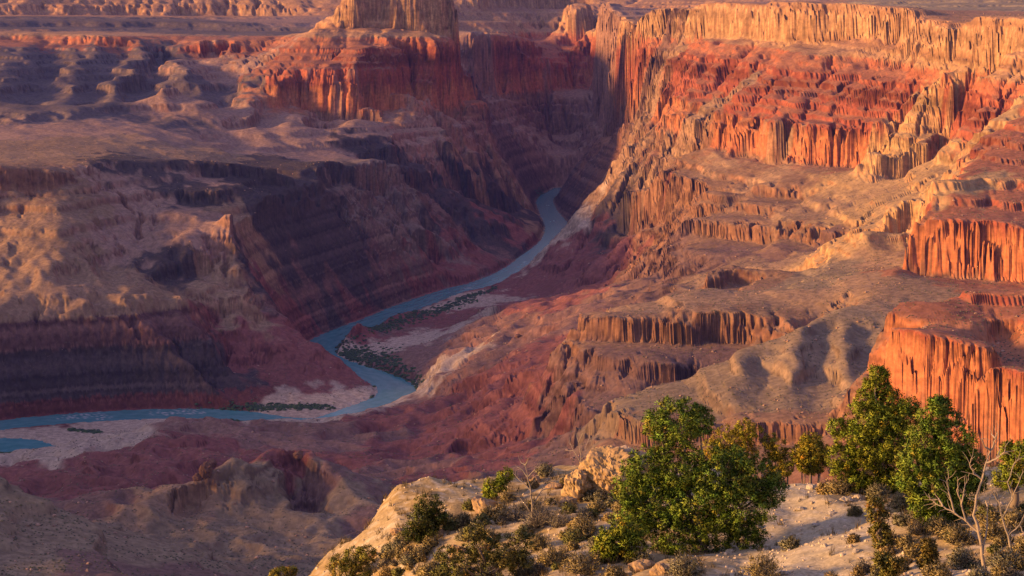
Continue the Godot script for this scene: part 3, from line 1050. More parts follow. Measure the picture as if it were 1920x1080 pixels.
func build_bank_brush() -> void:
	var st := SurfaceTool.new()
	st.begin(Mesh.PRIMITIVE_TRIANGLES)
	var rg := RandomNumberGenerator.new()
	rg.seed = 2
	for k in 70:
		var y := rg.randf_range(0.0, 1.0)
		var a := rg.randf() * TAU
		var d := Vector3(cos(a) * sqrt(1.0 - y * y), y, sin(a) * sqrt(1.0 - y * y))
		var s := Vector3(rg.randf() - 0.5, rg.randf() - 0.5, rg.randf() - 0.5).cross(d).normalized() * 0.3
		var u := d.cross(s)
		for e in [d * 0.8 - s - u * 0.6, d * 1.0 + u, d * 0.8 + s - u * 0.6]:
			st.set_normal(d)
			st.add_vertex(e * Vector3(1, 0.8, 1))
	var mm := MultiMesh.new()
	mm.transform_format = MultiMesh.TRANSFORM_3D
	mm.use_colors = true
	mm.mesh = st.commit()
	var T := []
	# strips of tamarisk and willow: from column, row to column, row, spread in pixels, count
	for b in [[640,645,880,562,7,420],[640,655,760,705,16,520],[690,690,800,738,9,420],[655,660,640,680,8,120],[340,768,620,762,4,300],[230,772,420,768,3,160],[430,790,520,795,5,90],[240,838,330,824,5,150],[120,842,200,846,4,110],[130,805,190,812,3,50],[1058,424,1092,430,5,170],[1030,395,1050,408,3,60],[1010,360,1030,372,5,120],[800,735,760,748,4,120],[700,740,690,770,2,60],[860,560,930,540,3,90],[0,868,30,872,5,50],[20,846,40,848,3,30]]:
		for k in b[5] * 2:
			var f := rg.randf()
			var u: float = lerpf(b[0], b[2], f) + rg.randfn() * b[4] * 1.5
			var v: float = lerpf(b[1], b[3], f) + rg.randfn() * b[4] * 0.55
			var p := at(u, v, -6.0)
			var y := ground(p.x, p.z)
			if y < 0.3 or y > 34.0:
				continue
			var s := rg.randf_range(2.5, 7.5)
			T.append([Transform3D(Basis.from_euler(Vector3(0, rg.randf() * TAU, 0)).scaled(Vector3(s, s * rg.randf_range(0.6, 1.1), s)), Vector3(p.x, y - 0.3, p.z)), rg.randf_range(0.7, 1.3)])
	mm.instance_count = T.size()
	for k in T.size():
		mm.set_instance_transform(k, T[k][0])
		mm.set_instance_color(k, Color(.06 * T[k][1], .1 * T[k][1], .042))
	var m := StandardMaterial3D.new()
	m.vertex_color_use_as_albedo = true
	m.roughness = 0.9
	m.cull_mode = BaseMaterial3D.CULL_DISABLED
	var o := MultiMeshInstance3D.new()
	o.name = "bank_brush"
	o.multimesh = mm
	o.material_override = m
	add_child(o, true)
	o.set_meta("kind", "stuff")
	o.set_meta("label", "dark green brush growing in strips along the river banks")
	o.set_meta("category", "brush")
	lap("bank brush")

# desert scrub and fallen blocks dotted over the slopes
func build_slope_scrub() -> void:
	var rg := RandomNumberGenerator.new()
	rg.seed = 19
	for kind in 2:
		var st := SurfaceTool.new()
		st.begin(Mesh.PRIMITIVE_TRIANGLES)
		for k in 5:
			for s in 4:
				var a0 := TAU * k / 5.0
				var a1 := TAU * (k + 1) / 5.0
				var y0 := s * 0.25
				var y1 := (s + 1) * 0.25
				var r0 := sqrt(1.0 - y0 * y0) * rg.randf_range(0.7, 1.1)
				var r1 := sqrt(maxf(0.0, 1.0 - y1 * y1)) * rg.randf_range(0.7, 1.1)
				for e in [Vector3(cos(a0) * r0, y0, sin(a0) * r0), Vector3(cos(a0) * r1, y1, sin(a0) * r1), Vector3(cos(a1) * r0, y0, sin(a1) * r0)]:
					st.add_vertex(e)
				for e in [Vector3(cos(a1) * r0, y0, sin(a1) * r0), Vector3(cos(a0) * r1, y1, sin(a0) * r1), Vector3(cos(a1) * r1, y1, sin(a1) * r1)]:
					st.add_vertex(e)
		st.generate_normals()
		var mm := MultiMesh.new()
		mm.transform_format = MultiMesh.TRANSFORM_3D
		mm.use_colors = true
		mm.mesh = st.commit()
		var T := []
		for k in (80000 if kind == 0 else 16000):
			var r := 2700.0 * pow(3.0, rg.randf())
			var t := rg.randf_range(-0.28, 0.28)
			var x := r * sin(t)
			var z := -r * cos(t)
			if nz2.get_noise_2d(x * 1.7, z * 1.7) < rg.randf_range(-0.5, 0.3):
				continue
			var stp := sample(ST, NA, NL, (t + TH) / DT, (log(r) - LR0) / DL)
			if stp > (0.25 if kind == 0 else 0.6):
				continue
			var y := ground(x, z)
			if y < 8.0:
				continue
			var s := rg.randf_range(1.0, 2.3) if kind == 0 else 0.9 + 4.0 * pow(rg.randf(), 5.0)
			T.append([Transform3D(Basis.from_euler(Vector3(0, rg.randf() * TAU, 0)).scaled(Vector3(s, s * rg.randf_range(0.6, 1.0), s)), Vector3(x, y - 0.2, z)), rg.randf_range(0.7, 1.3)])
		mm.instance_count = T.size()
		for k in T.size():
			mm.set_instance_transform(k, T[k][0])
			var v: float = T[k][1]
			mm.set_instance_color(k, Color(.11 * v, .1 * v, .055 * v) if kind == 0 else Color(.34 * v, .21 * v, .14 * v))
		var m := StandardMaterial3D.new()
		m.vertex_color_use_as_albedo = true
		m.roughness = 0.95
		var o := MultiMeshInstance3D.new()
		o.name = "desert_scrub" if kind == 0 else "talus_blocks"
		o.multimesh = mm
		o.material_override = m
		add_child(o, true)
		o.set_meta("kind", "stuff")
		o.set_meta("label", "dark desert scrub dotted over the canyon slopes" if kind == 0 else "fallen rock blocks strewn on the canyon slopes")
		o.set_meta("category", "scrub" if kind == 0 else "rocks")
	lap("slope scrub")

# the west rim, out of the picture on the left: added unseen, to keep the evening sun off the canyon floor
func build_shade_rim() -> void:
	var st := SurfaceTool.new()
	st.begin(Mesh.PRIMITIVE_TRIANGLES)
	var crest := [[3000.0, 1380.0], [-1000.0, 1370.0], [-2000.0, 1370.0], [-2400.0, 1400.0], [-3300.0, 1400.0], [-4200.0, 1390.0], [-4750.0, 1260.0], [-5200.0, 1010.0], [-6500.0, 930.0], [-7000.0, 980.0], [-7600.0, 900.0], [-9000.0, 880.0], [-13000.0, 900.0], [-16000.0, 950.0]]  # crest heights set by which slopes get sun and which lie in shade
	var prof := [[-14000.0, 1.0], [-6400.0, 1.02], [-5250.0, 1.0], [-5200.0, 0.92], [-5000.0, 0.8], [-4960.0, 0.66], [-4700.0, 0.5], [-4660.0, 0.42], [-4300.0, 0.15], [-4200.0, -0.05]]
	var nz := 240
	for k in nz + 1:
		var z := 3000.0 - 19000.0 * k / nz
		var h := 0.0
		for c in crest.size() - 1:
			if z <= crest[c][0] and z >= crest[c + 1][0]:
				h = lerpf(crest[c][1], crest[c + 1][1], (crest[c][0] - z) / (crest[c][0] - crest[c + 1][0]))
		h += nz1.get_noise_2d(z * 0.5, 77.0) * 45.0
		for p in prof:
			var x: float = p[0] + (nz1.get_noise_2d(z, p[1] * 900.0) * 160.0 if p[0] > -6000.0 else 0.0)
			st.set_color(Color(.36, .18, .11))
			st.add_vertex(Vector3(x, h * p[1], z))
		if k > 0:
			var n := prof.size()
			for m in n - 1:
				var a := (k - 1) * n + m
				for q in [a, a + n, a + 1, a + 1, a + n, a + n + 1]:
					st.add_index(q)
	st.generate_normals()
	var o := MeshInstance3D.new()
	o.name = "shade_rim"
	o.mesh = st.commit()
	o.material_override = ground_material()
	add_child(o, true)
	o.set_meta("kind", "structure")
	o.set_meta("label", "unseen western canyon rim added to shade the canyon floor")
	o.set_meta("category", "terrain")
	# the land all round
	var g := PlaneMesh.new()
	g.size = Vector2(120000, 120000)
	var m := StandardMaterial3D.new()
	m.albedo_color = Color(.36, .25, .18).linear_to_srgb()
	m.roughness = 1.0
	var e := MeshInstance3D.new()
	e.name = "ground"
	e.mesh = g
	e.material_override = m
	e.position.y = -60.0
	add_child(e, true)
	e.set_meta("kind", "structure")
	e.set_meta("label", "desert ground reaching to the horizon under the canyon")
	e.set_meta("category", "ground")

func build_river() -> void:
	var st := SurfaceTool.new()
	st.begin(Mesh.PRIMITIVE_TRIANGLES)
	var P := []
	for k in RIVER.size():
		var p := at(RIVER[k][0], RIVER[k][1], -0.001)
		P.append(Vector3(p.x, RIVER[k][2] + 45.0, p.z))
	var L := []
	for k in range(0, P.size() - 1):
		for s in 22:
			var p: Vector3 = P[k].lerp(P[k + 1], s / 22.0)
			if k > 0 and k < P.size() - 2:
				p = P[k].cubic_interpolate(P[k + 1], P[k - 1], P[k + 2], s / 22.0)
			L.append(p)
	var foam := []
	for f in [[130,783,50],[165,779,60],[190,784,45],[310,775,50],[345,770,55],[365,774,45],[880,540,30],[985,492,30],[1040,415,30],[1025,385,30]]:
		var q := at(f[0], f[1], -0.001)
		foam.append(Vector3(q.x, f[2], q.z))
	var nw := 41
	for k in L.size():
		var d: Vector3 = L[mini(k + 1, L.size() - 1)] - L[maxi(k - 1, 0)]
		d.y = 0
		d = d.normalized()
		var s := Vector3(d.z, 0, -d.x)
		for e in nw:
			var c: Vector3 = Vector3(L[k].x, 0, L[k].z) + s * L[k].y * (2.0 * e / (nw - 1) - 1.0)
			var along := k * 0.9
			var cur := nz4.get_noise_2d(e * 7.0 + 40.0, along * 5.0)
			var col := Vector3(.055, .22, .24).lerp(Vector3(.11, .29, .32), clampf(cur + 0.4, 0.0, 1.0))
			for f in foam:
				var q: float = Vector2(c.x - f.x, c.z - f.z).length() / f.y
				if q < 1.6 and nz4.get_noise_2d(c.x * 3.5, c.z * 3.5) > q * 0.45 + 0.05:
					col = Vector3(.45, .5, .5)
			st.set_color(Color(col.x, col.y, col.z))
			st.set_normal(Vector3.UP)
			st.add_vertex(c)
		if k > 0:
			for e in nw - 1:
				var q := (k - 1) * nw + e
				for h in [q, q + 1, q + nw, q + nw, q + 1, q + nw + 1]:
					st.add_index(h)
	var m := StandardMaterial3D.new()
	m.vertex_color_use_as_albedo = true
	m.roughness = 0.16
	m.metallic_specular = 0.6
	var o := MeshInstance3D.new()
	o.name = "river"
	o.mesh = st.commit()
	o.material_override = m
	add_child(o, true)
	o.set_meta("kind", "structure")
	o.set_meta("label", "blue green river winding between the red hills")
	o.set_meta("category", "river")

# ================================================================== the near rim: ground, stones, junipers, scrub
const KNOLL := [
	[500,1140,47],[700,1100,46],[900,1090,45],[1100,1085,43],[1300,1085,41],[1500,1085,40],[1700,1085,38],[1920,1085,36],[2060,1085,35],
	[640,1075,51],[760,1035,52],[900,1000,52],[1000,962,54],[1100,965,52],[1200,980,50],[1350,980,48],[1500,960,49],[1650,965,48],[1800,965,46],[1920,965,44],[2060,960,42],
	[560,1100,53],[700,1038,56],[800,980,58],[885,935,60],[970,906,61],[1060,892,61],[1150,895,60],[1250,893,61],[1350,892,61],[1450,890,62],[1550,882,62],[1650,888,60],[1750,893,58],[1850,893,55],[1950,888,52],[2060,885,50],
	[1500,1250,27],[900,1250,30],[300,1300,32],[2060,1250,24],
]
const FX0 := -15.0
const FZ0 := -8.0
const FS := 0.16
const FNX := 205
const FNZ := 420
var FG := PackedFloat32Array()
var rng := RandomNumberGenerator.new()
var used := {}

func knoll_row(k: int) -> void:
	var C := []
	for p in KNOLL:
		C.append(at(p[0], p[1], p[2] * 0.001))
	var o := PackedFloat32Array()
	var j0 := FNZ * k / NCH
	var j1 := FNZ * (k + 1) / NCH
	for j in range(j0, j1):
		var z := FZ0 - j * FS
		for i in FNX:
			var x := FX0 + i * FS
			var s := 0.0
			var n := 0.0
			for c in C:
				var dx: float = c.x - x
				var dz: float = c.z - z
				var d := dx * dx + dz * dz + 2.0
				var w := 1.0 / (d * d)
				s += w * c.y
				n += w
			var h := s / n
			# past the crest the ground drops away
			var r := sqrt(x * x + z * z)
			var edge := 61.5 - maxf(0.0, x - 6.0) * 0.9 - maxf(0.0, -3.0 - x) * 0.8 + nz6.get_noise_2d(x * 4.0, z * 0.5) * 1.4
			if r > edge:
				var e := r - edge
				h -= e * 0.22 + minf(e * e * 0.08, e * 0.75)
			var lx := x + 2.7 - (z + 52.0) * 0.12
			if lx < 0.0:
				h += lx * 0.75
			h += nz6.get_noise_2d(x * 1.5, z * 1.5) * 0.35 + nz6.get_noise_2d(x * 9.0, z * 9.0) * 0.09 + nz6.get_noise_2d(x * 40.0, z * 40.0) * 0.025
			o.append(h)
	parts[k] = o

func knoll(x: float, z: float) -> float:
	return sample(FG, FNX, FNZ, (x - FX0) / FS, (FZ0 - z) / FS)

func spot(u: float, v: float) -> Vector3:
	var d := ray(u, v)
	d /= sqrt(d.x * d.x + d.z * d.z)
	var r := 22.0
	while r < 72.0:
		if EYE + d.y * r < knoll(d.x * r, d.z * r):
			break
		r += 0.05
	return Vector3(d.x * r, knoll(d.x * r, d.z * r), d.z * r)

func reach(p: Vector3) -> float:
	return Vector2(p.x, p.z).length() * 0.001

func thing(called: String, label: String, category: String, where: Vector3, group := "") -> Node3D:
	var o := Node3D.new()
	used[called] = used.get(called, 0) + 1
	o.name = called if used[called] == 1 else "%s_%03d" % [called, used[called] - 1]
	add_child(o, true)
	o.position = where
	o.set_meta("label", label)
	o.set_meta("category", category)
	if group != "":
		o.set_meta("group", group)
	return o

func part(called: String, st: SurfaceTool, m: Material, parent: Node3D) -> MeshInstance3D:
	var o := MeshInstance3D.new()
	o.name = called
	o.mesh = st.commit()
	o.material_override = m
	parent.add_child(o, true)
	return o

func begin() -> SurfaceTool:
	var st := SurfaceTool.new()
	st.begin(Mesh.PRIMITIVE_TRIANGLES)
	return st

func rdir() -> Vector3:
	var y := rng.randf_range(-1.0, 1.0)
	var a := rng.randf() * TAU
	var k := sqrt(1.0 - y * y)
	return Vector3(k * cos(a), y, k * sin(a))

func tube(st: SurfaceTool, pts: Array, r0: float, r1: float, col: Color, sides := 7) -> void:
	# a bent, tapering limb with an uneven surface
	var ring := []
	for k in pts.size():
		var d: Vector3 = (pts[mini(k + 1, pts.size() - 1)] - pts[maxi(k - 1, 0)]).normalized()
		var a := d.cross(Vector3(0.3, 0.1, 0.95)).normalized()
		var b := d.cross(a)
		var r := lerpf(r0, r1, float(k) / (pts.size() - 1))
		var R := []
		for s in sides:
			var t := TAU * s / sides
			var w := r * rng.randf_range(0.8, 1.2)
			R.append([pts[k] + (a * cos(t) + b * sin(t)) * w, a * cos(t) + b * sin(t)])
		ring.append(R)
	for k in pts.size() - 1:
		for s in sides:
			var q := (s + 1) % sides
			for e in [ring[k][s], ring[k + 1][s], ring[k][q], ring[k][q], ring[k + 1][s], ring[k + 1][q]]:
				st.set_color(col * rng.randf_range(0.85, 1.1))
				st.set_normal(e[1])
				st.add_vertex(e[0])

func bend(a: Vector3, b: Vector3, n: int, wob: float) -> Array:
	var o := []
	for k in n + 1:
		var f := float(k) / n
		var p := a.lerp(b, f)
		if k > 0 and k < n:
			p += rdir() * wob
		o.append(p)
	return o

func leaf(st: SurfaceTool, p: Vector3, d: Vector3, n: Vector3, w: float, l: float, col: Color) -> void:
	var s := d.cross(rdir()).normalized() * w
	st.set_color(col)
	st.set_normal(n)
	st.add_vertex(p - s)
	st.set_color(col)
	st.set_normal(n)
	st.add_vertex(p + d * l)
	st.set_color(col)
	st.set_normal(n)
	st.add_vertex(p + s)

# lobes: photo column, row, radius in photo pixels
func tree(called: String, label: String, base_uv: Array, lobes: Array, leafc: Color, dense: float, limbs := true) -> void:
	dense *= 1.12
	var b := spot(base_uv[0], base_uv[1])
	var D := reach(b)
	var t := thing(called, label, "tree", b)
	var wood := begin()
	var crown := begin()
	var L := []
	var mid := Vector3.ZERO
	for l in lobes:
		var p := at(l[0], l[1], D + rng.randf_range(-0.4, 0.4) * l[2] / FPX * D) - b
		L.append([p, l[2] / FPX * D * 1000.0])
		mid += p / lobes.size()
	var fork := Vector3(mid.x * 0.3, minf(mid.y * 0.35, 0.6), mid.z * 0.3)
	var tr := 0.05 + 0.035 * mid.y
	tube(wood, bend(Vector3(0, -0.25, 0), fork, 4, 0.05), tr * 1.4, tr, Color(.20, .155, .12), 9)
	for l in L:
		if limbs:
			tube(wood, bend(fork, l[0], 5, 0.09), tr * 0.6, 0.012, Color(.18, .14, .11), 5)
		var R: float = l[1]
		var nc := int(275.0 * dense * R * R) + 18
		for k in nc:
			var d := rdir()
			d.y = d.y * 0.9 + 0.12
			var c: Vector3 = l[0] + d * R * pow(rng.randf_range(0.12, 1.0), 0.45)
			var rc := rng.randf_range(0.06, 0.14)
			var tint := rng.randf_range(0.55, 1.4)
			var yel := rng.randf_range(0.85, 1.25)
			if rng.randf() < 0.04:
				yel = 1.7
			if rng.randf() < 0.15 and limbs:
				tube(wood, [l[0], c.lerp(l[0], 0.5) + rdir() * 0.04, c], 0.009, 0.004, Color(.17, .13, .10), 3)
			for m in 56:
				var e := (rdir() + d * 0.5 + Vector3(0, 0.25, 0)).normalized()
				var p := c + e * rc * rng.randf_range(0.2, 1.0)
				leaf(crown, p, (e + rdir() * 0.8).normalized(), (e + d * 0.5).normalized(), rng.randf_range(0.009, 0.015), rng.randf_range(0.038, 0.066), Color(leafc.r * tint * yel, leafc.g * tint, leafc.b * tint))
	part("trunk", wood, bark, t)
	part("crown", crown, leaves, t)

const MARKS := [["the golden outcrop", 1130, 920], ["the broad juniper", 1315, 1035], ["the low round juniper", 1155, 1052], ["the small round tree at the path's end", 1521, 890], ["the tall pointed juniper", 1640, 925], ["the dense egg shaped juniper", 1762, 985], ["the dark juniper low on the slope", 800, 1015], ["the open branched juniper", 905, 1105], ["the olive corner bush", 662, 1098], ["the thin leaning juniper", 930, 935], ["the slim juniper seedling", 1652, 1035], ["the young juniper with reddish tips", 1742, 1068], ["the bleached snag", 1850, 1075], ["the smaller grey snag", 1900, 1050], ["the grey dead shrub", 1000, 985], ["the middle of the sandy path", 1500, 1000], ["the far end of the path", 1480, 905]]
func near_what(p: Vector3) -> String:
	var best := 1e9
	var o := ""
	for m in MARKS:
		var q := spot(m[1], m[2])
		var d := Vector2(p.x - q.x, p.z - q.z).length()
		if d < best:
			best = d
			var dz := p.z - q.z
			var dx := p.x - q.x
			o = "in front of" if dz > absf(dx) else ("behind" if -dz > absf(dx) else ("left of" if dx < 0.0 else "right of"))
			if d < 0.5:
				o = "against"
			o += " " + m[0]
	return o

func shrub(called: String, label: String, u: float, v: float, rpx: float, kind: int, group: String) -> void:
	var b := spot(u, v)
	var R := rpx / FPX * reach(b) * 1000.0
	var t := thing(called, label, "shrub", b, group)
	var wood := begin()
	var fol := begin()
	var tones := [Color(.28, .27, .17), Color(.34, .28, .13), Color(.2, .18, .135), Color(.21, .22, .07), Color(.44, .33, .15)]
	var col: Color = tones[kind]
	var n := int(70 + 170 * R)
	for k in n:
		var d := rdir()
		d.y = absf(d.y) * (1.1 if kind != 2 else 0.8) + 0.15
		d = d.normalized()
		var tip := d * R * rng.randf_range(0.55, 1.1) * Vector3(1.0, 1.15, 1.0)
		var root := Vector3(d.x, 0, d.z) * R * 0.2 + Vector3(0, -0.03, 0)
		var q := root.lerp(tip, 0.5) + rdir() * R * 0.12
		tube(wood, [root, q, tip], 0.011, 0.003, Color(.17, .145, .12) if kind != 4 else col, 3)
		var tint := rng.randf_range(0.7, 1.3)
		for m in (16 if kind != 2 else 5):
			var f := rng.randf_range(0.25, 1.0)
			var p := q.lerp(tip, f) + rdir() * R * 0.1
			var e := (d + rdir() * 0.9).normalized()
			leaf(fol, p, e, (e + d).normalized(), rng.randf_range(0.006, 0.013), rng.randf_range(0.03, 0.065), col * tint)
	part("stems", wood, bark, t)
	part("foliage", fol, leaves, t)

func stone(called: String, label: String, category: String, where: Vector3, size: Vector3, seed_: int, col: Color, group := "", rings := 14) -> void:
	var o := thing(called, label, category, where, group)
	var n := FastNoiseLite.new()
	n.seed = seed_
	n.noise_type = FastNoiseLite.TYPE_CELLULAR
	n.cellular_return_type = FastNoiseLite.RETURN_DISTANCE2_SUB
	n.frequency = 0.75
	n.fractal_octaves = 3
	var n2 := FastNoiseLite.new()
	n2.seed = seed_ + 7
	n2.frequency = 0.6
	n2.fractal_octaves = 5
	n2.fractal_gain = 0.55
	var cuts := []
	var r2 := RandomNumberGenerator.new()
	r2.seed = seed_
	for k in 9:
		var a := r2.randf() * TAU
		var y := r2.randf_range(-0.5, 1.0)
		cuts.append([Vector3(cos(a) * sqrt(maxf(0, 1 - y * y)), y, sin(a) * sqrt(maxf(0, 1 - y * y))), r2.randf_range(0.62, 0.95)])
	var st := begin()
	var seg := rings * 2
	for j in rings + 1:
		for i in seg + 1:
			var a := PI * j / rings
			var b := TAU * (i % seg) / seg
			var d := Vector3(sin(a) * cos(b), cos(a), sin(a) * sin(b))
			var r := 1.0
			for c in cuts:
				var dd: float = d.dot(c[0])
				if dd > 0.05:
					r = minf(r, c[1] / dd)
			var q := d * 2.2
			r *= 1.0 + n2.get_noise_3dv(q) * 0.28 + (n.get_noise_3dv(q * 1.2) + 0.6) * 0.16 + n2.get_noise_3dv(q * 5.0) * 0.06 - absf(n2.get_noise_3dv(q * Vector3(2.2, 0.9, 2.2) + Vector3(4, 4, 4))) * 0.14 + (floorf((d.y * size.y + n2.get_noise_3dv(q) * 0.2) * 7.0 / maxf(size.y, 0.3)) - d.y * 7.0) * 0.018
			st.set_smooth_group(-1)
			var tt := 1.0 + n2.get_noise_3dv(q * 2.0 + Vector3(9, 0, 0)) * 0.5
			st.set_color(Color(col.r * tt, col.g * tt * (1.0 - 0.1 * n2.get_noise_3dv(q)), col.b * tt))
			st.add_vertex(d * r * size)
	for j in rings:
		for i in seg:
			var p := j * (seg + 1) + i
			for e in [p, p + 1, p + seg + 1, p + 1, p + seg + 2, p + seg + 1]:
				st.add_index(e)
	st.generate_normals()
	part("rock" if category == "rock" else "stone", st, rockm, o)

var bark: StandardMaterial3D
var leaves: StandardMaterial3D
var rockm: StandardMaterial3D
var nz6 := FastNoiseLite.new()

func grain(seed_: int, freq: float, lo: float, hi: float) -> ImageTexture:
	var n := FastNoiseLite.new()
	n.seed = seed_
	n.frequency = freq
	n.fractal_octaves = 5
	n.fractal_gain = 0.7
	var im := n.get_seamless_image(512, 512)
	im.convert(Image.FORMAT_RGB8)
	for y in 512:
		for x in 512:
			var v := lerpf(lo, hi, im.get_pixel(x, y).r)
			im.set_pixel(x, y, Color(v, v, v))
	return ImageTexture.create_from_image(im)

func build_near_rim() -> void:
	rng.seed = 5
	nz6.seed = 14
	nz6.frequency = 0.11
	nz6.fractal_octaves = 3
	bark = StandardMaterial3D.new()
	bark.vertex_color_use_as_albedo = true
	bark.roughness = 0.9
	leaves = StandardMaterial3D.new()
	leaves.vertex_color_use_as_albedo = true
	leaves.roughness = 0.65
	leaves.metallic_specular = 0.3
	leaves.cull_mode = BaseMaterial3D.CULL_DISABLED
	leaves.backlight_enabled = true
	leaves.backlight = Color(0.3, 0.32, 0.12)
	rockm = StandardMaterial3D.new()
	rockm.vertex_color_use_as_albedo = true
	rockm.roughness = 0.95
	rockm.metallic_specular = 0.2
	rockm.albedo_texture = grain(31, 0.03, 0.62, 1.0)
	rockm.uv1_triplanar = true
	rockm.uv1_world_triplanar = true
	rockm.uv1_scale = Vector3.ONE * 0.45
	run(knoll_row, NCH)
	FG = PackedFloat32Array()
	for k in NCH:
		FG.append_array(parts[k])
	# ground
	var st := begin()
	for j in FNZ:
		for i in FNX:
			var x := FX0 + i * FS
			var z := FZ0 - j * FS
			var p := Vector3(x, FG[j * FNX + i], z)
			var a := nz6.get_noise_2d(x * 3.0 + 50.0, z * 3.0)
			var b := nz6.get_noise_2d(x * 22.0, z * 22.0 + 80.0)
			# pale trodden limestone on the path, ochre soil and litter elsewhere
			var path := smoothstep(0.9, 2.6, absf(x - 6.6 + nz6.get_noise_2d(z * 2.0, 4.0) * 1.3))
			var c := Vector3(.64, .54, .36).lerp(Vector3(.46, .33, .15), clampf(path * 0.75 + a * 0.5, 0.0, 1.0))
			if b > 0.28:
				c = c.lerp(Vector3(.68, .6, .47), 0.6)
			c *= 1.0 + 0.2 * b
			st.set_color(Color(c.x, c.y, c.z))
			st.add_vertex(p)
	for j in FNZ - 1:
		for i in FNX - 1:
			var q := j * FNX + i
			for e in [q, q + FNX, q + 1, q + 1, q + FNX, q + FNX + 1]:
				st.add_index(e)
	st.generate_normals()
	var o := MeshInstance3D.new()
	o.name = "rim_ground"
	o.mesh = st.commit()
	o.material_override = rockm
	add_child(o, true)
	o.set_meta("kind", "structure")
	o.set_meta("label", "pale sandy limestone ground of the near canyon rim with a trodden path")
	o.set_meta("category", "ground")
	lap("near ground")
	# rock outcrop
	var lime := Color(.54, .38, .2)
	var op := spot(1120, 925)
	stone("limestone_outcrop", "big rough golden limestone outcrop beside the broad juniper", "rock", op + Vector3(0.35, 0.62, 0), Vector3(1.05, 0.85, 0.95), 75, lime, "", 44)
	stone("limestone_block", "tan limestone block leaning on the left foot of the golden outcrop", "rock", spot(1082, 925) + Vector3(0, 0.3, 0.3), Vector3(0.55, 0.6, 0.6), 72, lime, "", 30)
	stone("limestone_ledge", "low pale limestone ledge between the golden outcrop and the broad juniper", "rock", spot(1180, 910) + Vector3(0, 0.5, 0.1), Vector3(0.85, 0.75, 0.7), 73, Color(.56, .45, .31), "", 30)
	var rocks := [[905,958,26],[1005,905,14],[745,1000,12],[785,1010,14],[700,1045,14],[820,1005,16],[860,1040,22],[880,1010,14],[1140,1050,20],[1205,1070,24],[1065,945,18],[1040,915,14],[1240,1075,22],[1100,1068,18]]
	var pale := [[1475,892,14],[1500,886,16],[1525,889,18],[1545,884,16],[1555,893,12],[1512,898,14],[1490,900,12],[1540,902,14],[1462,898,12],[1524,917,16],[1550,905,12],[1585,938,14],[1612,935,16],[1598,930,12],[1640,935,12],[1370,1035,12],[1420,990,10],[1560,965,10],[1500,955,10],[1605,1035,12],[1545,1025,10],[1470,1075,12],[1390,1010,10],[1630,1050,10],[1530,985,10]]
	for r in rocks:
		var p := spot(r[0], r[1])
		var k: float = r[2] / FPX * reach(p) * 1000.0
		stone("ochre_rock", ("large" if r[2] > 19 else "small") + " ochre limestone rock half buried " + near_what(p), "rock", p + Vector3(0, k * 0.3, 0), Vector3(k * rng.randf_range(0.9, 1.3), k * rng.randf_range(0.6, 0.9), k), rng.randi() % 1000, Color(.5, .34, .19), "ochre rocks in the scrub", 12)
	for r in pale:
		var p := spot(r[0], r[1])
		var k: float = r[2] / FPX * reach(p) * 1000.0 * 0.8
		stone("pale_rock", ("flat" if k > 0.19 else "small") + " pale broken limestone " + near_what(p), "rock", p + Vector3(0, k * 0.2, 0), Vector3(k * rng.randf_range(0.9, 1.5), k * rng.randf_range(0.4, 0.7), k), rng.randi() % 1000, Color(.62, .54, .42), "pale rocks along the path", 9)
	lap("rocks")
	for r in [[372,893,13.0,0.9],[386,882,15.0,1.4],[397,874,13.0,1.2],[560,846,15.0,0.7],[972,634,12.0,0.6]]:
		var p := hit(r[0], r[1])
		p.y = ground(p.x, p.z)
		stone("crag", "dark red crag " + ("on the ridge of red hills" if r[0] > 500 else "jutting from the crest of the olive foothill"), "crag", p + Vector3(0, r[2] * 0.2, 0), Vector3(r[2], r[2] * r[3], r[2]), int(r[0]), Color(.3, .16, .1), "crags on the foothills", 18)
	# gravel
	var gm := SphereMesh.new()
	gm.radial_segments = 6
	gm.rings = 3
	gm.radius = 0.5
	gm.height = 0.7
	var mm := MultiMesh.new()
	mm.transform_format = MultiMesh.TRANSFORM_3D
	mm.use_colors = true
	mm.mesh = gm
	var T := []
	for k in 9000:
		var x := rng.randf_range(-9.0, 14.0)
		var z := -rng.randf_range(34.0, 63.0)
		var w := rng.randf()
		if absf(x - 6.6) > 2.6 and w < 0.55:
			continue
		T.append(Transform3D(Basis.from_euler(Vector3(rng.randf() * 3, rng.randf() * 3, rng.randf() * 3)).scaled(Vector3.ONE * (0.025 + 0.1 * pow(rng.randf(), 4.0))), Vector3(x, knoll(x, z) + 0.005, z)))
	mm.instance_count = T.size()
	for k in T.size():
		mm.set_instance_transform(k, T[k])
		var v := rng.randf_range(0.7, 1.2)
		mm.set_instance_color(k, Color(.5 * v, .4 * v, .28 * v))
	var gi := MultiMeshInstance3D.new()
	gi.name = "gravel"
	gi.multimesh = mm
	gi.material_override = bark
	add_child(gi, true)
	gi.set_meta("kind", "stuff")
	gi.set_meta("label", "loose limestone gravel strewn over the near rim")
	gi.set_meta("category", "gravel")
	# dry grass
	var gt := begin()
	for k in 14:
		var d := (rdir() * Vector3(0.55, 0.2, 0.55) + Vector3.UP).normalized()
		leaf(gt, rdir() * Vector3(0.05, 0, 0.05), d, (d + Vector3.UP).normalized(), 0.006, rng.randf_range(0.1, 0.24), Color.WHITE)
	var mg := MultiMesh.new()
	mg.transform_format = MultiMesh.TRANSFORM_3D
	mg.use_colors = true
	mg.mesh = gt.commit()
	T = []
